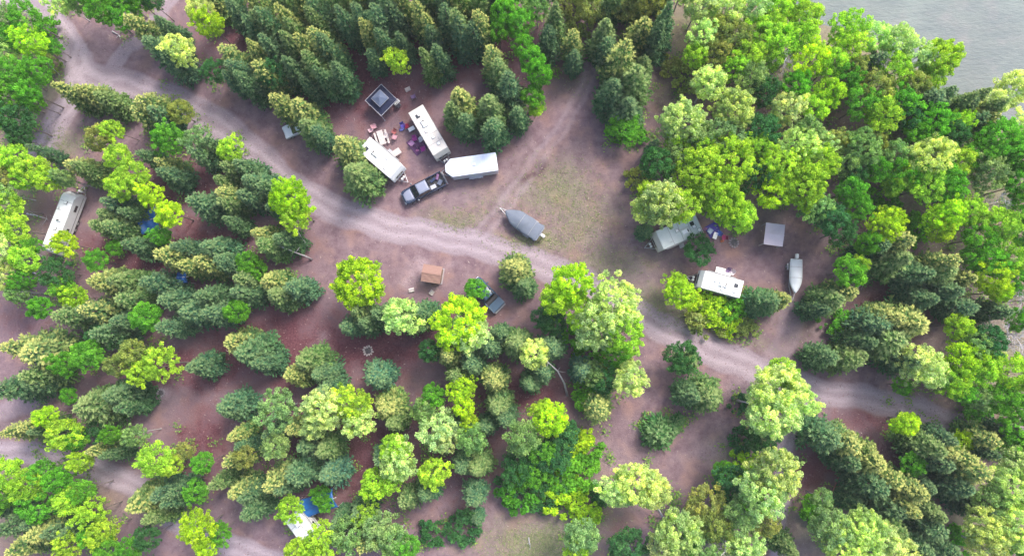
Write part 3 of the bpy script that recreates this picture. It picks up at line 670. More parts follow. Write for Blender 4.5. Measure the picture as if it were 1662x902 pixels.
pur, red, pink = (.14, .045, .15), (.42, .02, .07), (.50, .27, .32)
table('pale bleached picnic table beside the round-backed white trailer', 621, 226, 1.9, palewood)
table('small pale folding table by the nose of the round-backed white trailer', 645, 250, .6, palewood, 1.2, 'folding_table', False)
chair('pink folding chair nearer the gazebo of the two pink chairs below it', 609, 207, .4, pink, 'pink')
chair('pinkish-white folding chair, lower left of the two pink chairs below the gazebo', 603, 213, 2.0, (.60, .40, .45), 'pale_pink')
chair('pale pink folding chair between the white trailer and the beige trailer', 642, 224, 1.2, pink, 'pink')
chair('rust-red folding chair just above the pale pink chair between the two trailers', 641, 216, 4.2, (.36, .10, .10), 'rust')
chair('white folding chair right against the picnic table', 628, 222, 3.2, (.66, .58, .62), 'whitish')
chair('bright red folding chair at the left side of the beige trailer', 661, 207, 3.6, red, 'red')
chair('dark blue folding chair touching the bright red chair', 655, 206, 5.2, (.06, .05, .30), 'deep_blue')
bag('blue bag on the ground beside the dark blue chair', 653, 211, (.12, .14, .42), .28, .4)
cooler('pale blue cooler on the ground right of the bright red chair', 669, 211, .5, (.28, .36, .52))
rug('purple ground mat spread left of the beige trailer', 677, 236, 2.3, 1.8, -.9, fabric('purple', (.12, .045, .13)))
chair('magenta folding chair at the upper edge of the purple mat', 674, 227, 5.0, (.36, .04, .26), 'magenta')
chair('purple folding chair in the middle of the purple mat', 679, 236, 2.2, pur, 'purple')
chair('magenta folding chair at the lower right end of the purple mat', 687, 244, 3.5, (.36, .03, .22), 'magenta')
chair('lilac folding chair at the left edge of the purple mat', 670, 234, .8, (.40, .22, .42), 'lilac')
bag('grey bag on the purple mat close to the beige trailer', 683, 229, (.24, .27, .34), .25, 1.0)
bag('small pink bag at the lower edge of the purple mat', 678, 245, (.5, .16, .34), .2, .2)
chair('white folding chair alone under trees left of the gazebo', 574, 152, 1.2, (.62, .54, .60), 'whitish')
chair('dark folding chair at the right-hand corner of the gazebo', 648, 173, 1.0, (.04, .04, .06), 'black')
cooler('white cooler under the right-hand corner of the gazebo', 645, 168, .8, (.6, .6, .66))
chair('violet folding chair in the red duff right of the gazebo', 672, 159, 2.0, (.16, .10, .22), 'violet')
logs(662, 145, 'short stack of split firewood in the red duff above the beige trailer', 3, .7)
# by the grey trailer
rug('dark blue ground mat right of the weathered grey trailer', 1157, 373, 1.6, 1.6, .5, fabric('deep_blue', (.03, .06, .22)))
cooler('bright white cooler standing up beside the dark blue mat', 1160, 383, 1.2, (.66, .68, .7))
chair('royal blue folding chair at the lower right of the dark blue mat', 1166, 379, 2.5, (.05, .12, .5), 'royal')
chair('pale blue folding chair at the left of the dark blue mat', 1152, 376, 5.6, (.35, .45, .55), 'pale_blue')
chair('crimson folding chair between the dark blue mat and the fire ring', 1174, 386, 3.0, (.35, .03, .12), 'crimson')
bag('orange bag on the ground below the crimson chair', 1172, 391, (.60, .18, .08), .2, .3)
bag('purple bag left of the pale blue chair near the grey trailer', 1144, 372, (.28, .12, .26), .24, .3)
fire_ring('grey stone fire ring with dark ash left of the pinkish shelter', 1191, 394, .55)
fire_ring('pale square block fire ring in the red duff below the lime tree', 597, 569, .5, 12, palewood, True)
fire_ring('ring of pale stones on the ash patch at the lower left campsite', 262, 637, .45)
# by the small white trailer
table('white folding table on the upper side of the small white trailer', 1167, 440, -.25, whitepl, 1.2, 'folding_table', False)
chair('violet folding chair right of the white folding table', 1181, 440, 4.4, (.22, .20, .34), 'violet')
chair('white folding chair right behind the violet chair by the small trailer', 1187, 443, 4.0, (.6, .6, .64), 'whitish')
cooler('navy cooler between the chairs and the small white trailer', 1179, 446, -.25, (.05, .07, .2))
bag('dark bag on the tongue side of the small white trailer', 1121, 452, (.08, .07, .13), .25, .3)
logs(700, 474, 'pale firewood pile in the clearing below the brown-roofed hut', 3, .6, .9)
logs(668, 470, 'pale firewood pile to the left of the brown-roofed hut', 3, .7, .2)
bag('red cloth bundle on the ground beside the small bright blue tarp', 290, 462, (.35, .01, .03), .35, .5)
# pale canopy edge of a small car under the spruce by the road
def small_car(label, c, rz):
    r = thing('parked_car', gnd(*c), rz, label, 'car')
    prof = [(-2.0, .35), (-2.05, .8), (-1.8, 1.0), (-1.2, 1.05), (.9, 1.0), (1.9, .82), (2.05, .6), (2.0, .35)]
    MB().prism(prof, -.85, .85, 'y').build('body', white, r, bevel=.1, seg=3)
    MB().add([(-1.75, -.74, 1.0), (-1.75, .74, 1.0), (-1.25, .62, 1.42), (-1.25, -.62, 1.42), (.95, -.74, 1.0), (.95, .74, 1.0), (.25, .62, 1.42), (.25, -.62, 1.42)],
        [(0, 3, 2, 1), (4, 5, 6, 7), (1, 2, 6, 5), (0, 4, 7, 3), (3, 7, 6, 2), (0, 1, 5, 4)]).build('cab_glass', glass, r, bevel=.03)
    MB().sheet(6, 6, lambda u, v: (-1.28+1.56*u, (v-.5)*1.3, 1.47-.03*(2*v-1)**2), .05).build('roof', white, r, smooth=True)
    wheels(r, [(x, y) for x in (-1.25, 1.25) for y in (-.76, .76)], .3, .2)
    for s_ in (1, -1): MB().box((1.98, s_*.6, .68), (.1, .3, .12)).build('headlight', whitepl, r, bevel=.02)
small_car('small white car mostly hidden under the spruce beside the dirt road', (487,209), 3.53)
# ============================================================= foliage
def leaf_material(name, tipcol=None, transl=0.32, topcol=None):
    m, nt, b = newmat(name)
    nt.nodes.remove(b)
    out = nt.nodes['Material Output']
    col = node(nt, 'ShaderNodeObjectInfo').outputs['Color']
    rnd = node(nt, 'ShaderNodeNewGeometry').outputs['Random Per Island']
    cl = node(nt, 'ShaderNodeAttribute', attribute_name='clump').outputs['Fac']
    c = mix(nt, 1.0, col, ramp(nt, rnd, [(0.0, 0.62), (0.5, 1.0), (1.0, 1.40)]), 'MULTIPLY')
    oc = node(nt, 'ShaderNodeTexCoord').outputs['Object']
    c = mix(nt, 1.0, c, ramp(nt, noise(nt, 0.55, 3, oc), [(0.32, (0.72, 0.84, 0.95)), (0.5, (1, 1, 1)), (0.68, (1.28, 1.20, 1.05))]), 'MULTIPLY')
    c = mix(nt, 1.0, c, ramp(nt, cl, [(0.0, (0.62, 0.72, 0.66)), (0.5, (1, 1, 1)), (1.0, (1.32, 1.22, 1.1))]), 'MULTIPLY')
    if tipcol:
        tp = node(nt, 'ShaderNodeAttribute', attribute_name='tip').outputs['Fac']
        c = mix(nt, ramp(nt, tp, [(0.30, 0.0), (0.95, 0.9)]), c, tipcol)  # tip tone: cones and new growth, plus top light painted into the colour
    d = node(nt, 'ShaderNodeBsdfDiffuse'); t = node(nt, 'ShaderNodeBsdfTranslucent'); mx = node(nt, 'ShaderNodeMixShader')
    lk(nt, c, d.inputs[0]); lk(nt, mix(nt, 1.0, c, (1.1, 1.25, 0.6), 'MULTIPLY'), t.inputs[0])
    mx.inputs[0].default_value = transl; lk(nt, d.outputs[0], mx.inputs[1]); lk(nt, t.outputs[0], mx.inputs[2])
    lk(nt, mx.outputs[0], out.inputs[0]); return m
LEAF = leaf_material('broad_leaves', transl=0.45)
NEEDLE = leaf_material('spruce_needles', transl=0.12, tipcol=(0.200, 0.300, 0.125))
NEEDLE_T = leaf_material('cone_and_toplight_needles', transl=0.15, tipcol=(0.54, 0.54, 0.17))  # tan of the cones, with the light on the tops painted in
NEEDLE_H = leaf_material('half_cone_and_toplight_needles', transl=0.15, tipcol=(0.30, 0.38, 0.14))  # weaker mix of cone tan and painted top light
BARK = mat('grey_brown_bark', (0.20, 0.16, 0.15), 0.9, dirt=0.5, scale=5)
BIRCH = mat('pale_birch_bark', (0.50, 0.48, 0.49), 0.8, dirt=0.5, scale=4, dirtcol=(0.15, 0.13, 0.14))
TWIG = mat('bare_grey_twigs', (0.46, 0.42, 0.44), 0.9, dirt=0.4, scale=4)

def quads_mesh(name, C, U, V, attrs, m):
    """C centres, U,V half axes -> diamond leaves"""
    n = len(C); vs = np.empty((n, 4, 3), np.float32)
    vs[:, 0] = C-U; vs[:, 1] = C-V*0.9+U*0.1; vs[:, 2] = C+U; vs[:, 3] = C+V*0.9+U*0.1
    me = bpy.data.meshes.new(name); me.vertices.add(n*4); me.vertices.foreach_set('co', vs.ravel())
    me.loops.add(n*4); me.loops.foreach_set('vertex_index', np.arange(n*4, dtype=np.int32))
    me.polygons.add(n); me.polygons.foreach_set('loop_start', np.arange(0, n*4, 4, dtype=np.int32))
    for k, v in attrs.items():
        a = me.attributes.new(k, 'FLOAT', 'POINT'); a.data.foreach_set('value', np.repeat(v, 4).astype(np.float32))
    me.update(calc_edges=True); me.materials.append(m); return me
def unit(a): return a/np.maximum(np.linalg.norm(a, axis=1, keepdims=True), 1e-6)
def spruce_mesh(seed, Rr=2.4, H=12.0, dens=1.0, plump=.78):
    """whorls of drooping boughs, each bough a row of needle tufts with gaps between"""
    rg = np.random.default_rng(seed); C = []; U = []; V = []; CL = []; TP = []
    z = H*0.05; az0 = rg.uniform(0, 6.28); lop = rg.uniform(0, 6.28)
    while z < H*0.975:
        f = z/H; Rz = Rr*(1-f)**plump*(1 if f > .14 else .78)+.10
        nb = max(4, int(round(8.5*dens*(1-f)**.4)))
        for k in range(nb):
            az = az0+k*6.283/nb+rg.uniform(-.35, .35)
            L = Rz*rg.choice([rg.uniform(.55, .9), rg.uniform(.9, 1.22)])*(1+.12*math.cos(az-lop)); cl = rg.uniform(0, 1)
            slope = -0.30*(1-f)+0.45*f*f+rg.uniform(-.14, .14)
            nt_ = max(2, int(L/.36)+1)
            for s in range(nt_):
                t = (s+.75)/nt_
                if t < .22 and f < .7: continue
                for side in ((-1, 0, 1) if (t < .9 and L > .9) else (0,)):
                    if side and rg.random() < .25: continue
                    off = side*(.20+.30*(1-t))*(L/Rr+.4)
                    cx_ = math.cos(az)*L*t-math.sin(az)*off; cy_ = math.sin(az)*L*t+math.cos(az)*off
                    cz_ = z+slope*L*t+.16*L*t*t-abs(off)*.3
                    n = 9 if side == 0 else 6
                    tp = min(1, max(0, (.12+.62*f)*(.35+.9*t*t)+.30*t*t*(.4+.6*f)+rg.uniform(-.10, .14)))  # paler upward and outward: cones, new growth and painted light
                    for q in range(n):
                        aa = az+side*.55+rg.normal(0, .5); el = rg.normal(.10, .40)
                        ln = rg.uniform(.15, .29)*(1 if f < .85 else .75); wd = rg.uniform(.055, .10)
                        u = np.array([math.cos(aa)*math.cos(el), math.sin(aa)*math.cos(el), math.sin(el)])
                        v = np.cross(u, rg.normal(0, 1, 3)+np.array([0, 0, 1.2])); v /= max(1e-6, np.linalg.norm(v))
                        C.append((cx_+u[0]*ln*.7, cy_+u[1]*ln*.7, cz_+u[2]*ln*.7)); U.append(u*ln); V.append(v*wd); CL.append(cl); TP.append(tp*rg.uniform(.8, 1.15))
        z += (0.50 if f < .75 else .34)*rg.uniform(.8, 1.2)/max(.8, dens); az0 += 2.4
    for q in range(30):
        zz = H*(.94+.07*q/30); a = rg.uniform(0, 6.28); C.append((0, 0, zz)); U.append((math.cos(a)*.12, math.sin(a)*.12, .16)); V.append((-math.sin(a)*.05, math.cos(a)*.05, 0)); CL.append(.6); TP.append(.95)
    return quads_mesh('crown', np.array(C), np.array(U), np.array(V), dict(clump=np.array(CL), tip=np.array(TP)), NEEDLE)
def broad_mesh(seed, Rr=2.4, zc=6.5, Vr=2.6, ncl=80, nl=64, leaf=.17, gap=0.0, open_=0.0):
    rg = np.random.default_rng(seed); C = []; U = []; V = []; CL = []
    ph = rg.uniform(0, 6.28, 6); lobes = rg.normal(0, 1, (7, 3)); lobes = unit(lobes); lw = rg.uniform(-.18, .34, 7)
    for i in range(ncl):
        for _ in range(30):
            d = rg.normal(0, 1, 3); d /= np.linalg.norm(d)
            if d[2] < -.35 and rg.random() < .75: continue
            break
        r = (rg.uniform(.22, 1.0)**.42)*rg.choice([1, 1, 1, 1.12])
        k = 1+sum(w*max(0, float(d@l))**3 for w, l in zip(lw, lobes))+.07*math.sin(5*math.atan2(d[1], d[0])+ph[0])
        c = np.array([d[0]*Rr*r*k, d[1]*Rr*r*k, zc+d[2]*Vr*r*k*(1.0 if d[2] > 0 else .8)])
        cr = rg.uniform(.24, .54)*(Rr/2.4)**.25
        n = int(nl*rg.uniform(.7, 1.3)*(cr/.42)**1.4); q = rg.normal(0, 1, (n, 3)); q = unit(q)*rg.uniform(.25, 1, (n, 1))**.5
        q[:, 2] *= .72
        pos = c+q*cr
        nrm = unit(q*0.8+rg.normal(0, .75, (n, 3))+np.array([0, 0, .6]))
        t = unit(np.cross(nrm, rg.normal(0, 1, (n, 3)))); b = np.cross(nrm, t)
        s = leaf*rg.uniform(.65, 1.25, (n, 1))
        C.append(pos); U.append(t*s); V.append(b*s*.72); CL.append(np.full(n, rg.uniform(0, 1)))
    C = np.concatenate(C); return quads_mesh('crown', C, np.concatenate(U), np.concatenate(V), dict(clump=np.concatenate(CL)), LEAF)
def trunk_mesh(seed, H, r0, m, limbs=6, reach=1.6, z0=.45, z1=.85, bend=.4):
    rg = random.Random(seed); b = MB(); pts = []; n = 7
    bx, by = rg.uniform(-bend, bend), rg.uniform(-bend, bend)
    def ax(t): return Vector((bx*math.sin(t*2.2), by*math.sin(t*1.9), t*H))
    b.path([Vector((0, 0, -.3))]+[ax(i/n) for i in range(n+1)], [r0*1.25]+[r0*(1.15 if i == 0 else 1)*(1-.85*i/n) for i in range(n+1)], 8)
    for i in range(limbs):
        t = z0+(z1-z0)*i/max(1, limbs-1); a = i*2.4+rg.uniform(-.3, .3); p = ax(t); L = reach*rg.uniform(.7, 1.15)
        d = Vector((math.cos(a), math.sin(a), rg.uniform(.4, .9))); r = r0*(1-.8*t)*.55
        b.path([p, p+d*L*.5, p+d*L+Vector((0, 0, .2))], [r, r*.6, r*.18], 5)
    me = bpy.data.meshes.new('trunk'); me.from_pydata(b.v, [], b.f); me.update(); me.materials.append(m)
    me.polygons.foreach_set('use_smooth', [True]*len(me.polygons)); return me
def bare_mesh(seed, H):
    rg = random.Random(seed); b = MB()
    def br(p, d, L, r, k):
        q = p+d*L*.5+Vector((rg.uniform(-.1, .1), rg.uniform(-.1, .1), .05))*L; e = p+d*L
        b.path([p, q, e], [r, r*.7, r*.4], 4 if k else 5)
        if k < 3:
            for i in range(4 if k else 5):
                t = rg.uniform(.3, 1); a = rg.uniform(0, 6.28)
                nd_ = (d+Vector((math.cos(a), math.sin(a), rg.uniform(-.2, .5)))*.85).normalized()
                br(p+d*L*t, nd_, L*rg.uniform(.42, .65), r*.5, k+1)
    for i in range(13):
        t = .35+.6*i/12; a = i*2.4; d = Vector((math.cos(a), math.sin(a), .5)).normalized(); br(Vector((0, 0, H*t)), d, (1.7-1.0*(t-.35))*rg.uniform(.8, 1.2), .045, 0)
    me = bpy.data.meshes.new('branches'); me.from_pydata(b.v, [], b.f); me.update(); me.materials.append(TWIG); return me
SPR = [spruce_mesh(10+i, dens=.9+.07*i, plump=.62+.06*i) for i in range(7)]
SPR_T = [trunk_mesh(40+i, 11.6, .17, BARK, 0, bend=.05) for i in range(2)]
BRS = [broad_mesh(100+i, 2.3, 6.6, 2.5, 125+6*i, 72, leaf=.112) for i in range(6)]
BRL = [broad_mesh(200+i, 3.6, 7.4, 3.1, 285, 74, leaf=.125) for i in range(5)]
BR_T = [trunk_mesh(60+i, 8.6, .13, BIRCH if i < 3 else BARK, 8, 1.7) for i in range(6)]
BRL_T = [trunk_mesh(70+i, 9.8, .18, BIRCH if i < 3 else BARK, 10, 2.7) for i in range(6)]
SHR = [broad_mesh(300+i, 1.7, .95, .95, 42, 60, leaf=.15) for i in range(5)]
SHR_T = [trunk_mesh(80+i, 1.5, .05, BARK, 7, .9, .15, .7) for i in range(2)]
BARE = [bare_mesh(5+i, 8.0) for i in range(2)]; BARE_T = trunk_mesh(90, 8.2, .15, TWIG, 4, 1.4)
CONSH = [spruce_mesh(400+i, 1.7, 3.6, 1.5) for i in range(2)]

COLS = {  # base colour of the foliage by shade
 'L': (0.400, 0.600, 0.060), 'G': (0.150, 0.410, 0.040), 'P': (0.560, 0.670, 0.280), 'M': (0.280, 0.430, 0.165), 'O': (0.310, 0.360, 0.100),
 'Y': (0.450, 0.640, 0.035), 'D': (0.065, 0.205, 0.068), 'T': (0.105, 0.225, 0.072), 'S': (0.066, 0.172, 0.084), 'B': (0.080, 0.215, 0.130)}
KIND = {'L': 'lime-green poplar', 'G': 'bright green poplar', 'P': 'pale whitish-green poplar', 'M': 'soft grey-green poplar', 'O': 'olive-green poplar', 'Y': 'yellow-green poplar',
 'D': 'dark green leafy tree', 'T': 'tan-topped spruce', 'S': 'dark blue-green spruce', 'B': 'teal-green spruce', 'u': 'low %s shrub', 'n': 'bare grey leafless tree', 'c': 'low dark conifer bush'}
SHADE = {'L': 'lime', 'G': 'bright green', 'O': 'olive', 'D': 'dark green', 'Y': 'yellow-green', 'M': 'grey-green', 'P': 'pale'}
LAND = [('navy gazebo',619,163),('beige trailer',696,214),('round-backed white trailer',620,262),('aluminium cargo trailer',765,272),('navy pickup',686,306),('slate-grey boat',850,364),('brown-roofed hut',700,443),
 ('slate-blue pickup',795,480),('weathered grey trailer',1100,382),('pinkish shelter',1257,380),('white boat',1293,446),('small white trailer',1170,459),('long white trailer',97,360),
 ('deep blue tarp',240,358),('large blue tarp',513,818),('square fire ring',597,569),('lower left fire ring',262,640),('upper left road fork',160,130),
 ('upper right river corner',1560,70),('right end of the road',1570,695),('lower right photo corner',1640,890),('lower left photo corner',20,890),('right edge midpoint',1655,400),
 ('left edge midpoint',5,560),('top edge midpoint',860,5),('bottom edge midpoint',900,895),('lower right road junction',1310,690),('stone fire ring',1191,395),('lone dark conifer bush',1066,695),
 ('roadside lime tree',470,325),('big upper clearing spruce',1018,130),('round yellow-green tree',582,460),('pale trees over road',985,510),('tall pale junction tree',1257,650),
 ('isolated pale lower tree',1035,790),('small lime top tree',646,100),('whitish bare right tree',1630,546),('largest right-hand spruce',1490,545),('star-shaped left spruce',145,665),
 ('vivid green shrubs low centre',890,770),('top edge above gazebo',619,-5),('top left quarter edge',420,-5),('blue cloth tarp',296,450),('bright poplars at top right',1310,60),('red soil gap right',1440,340)]
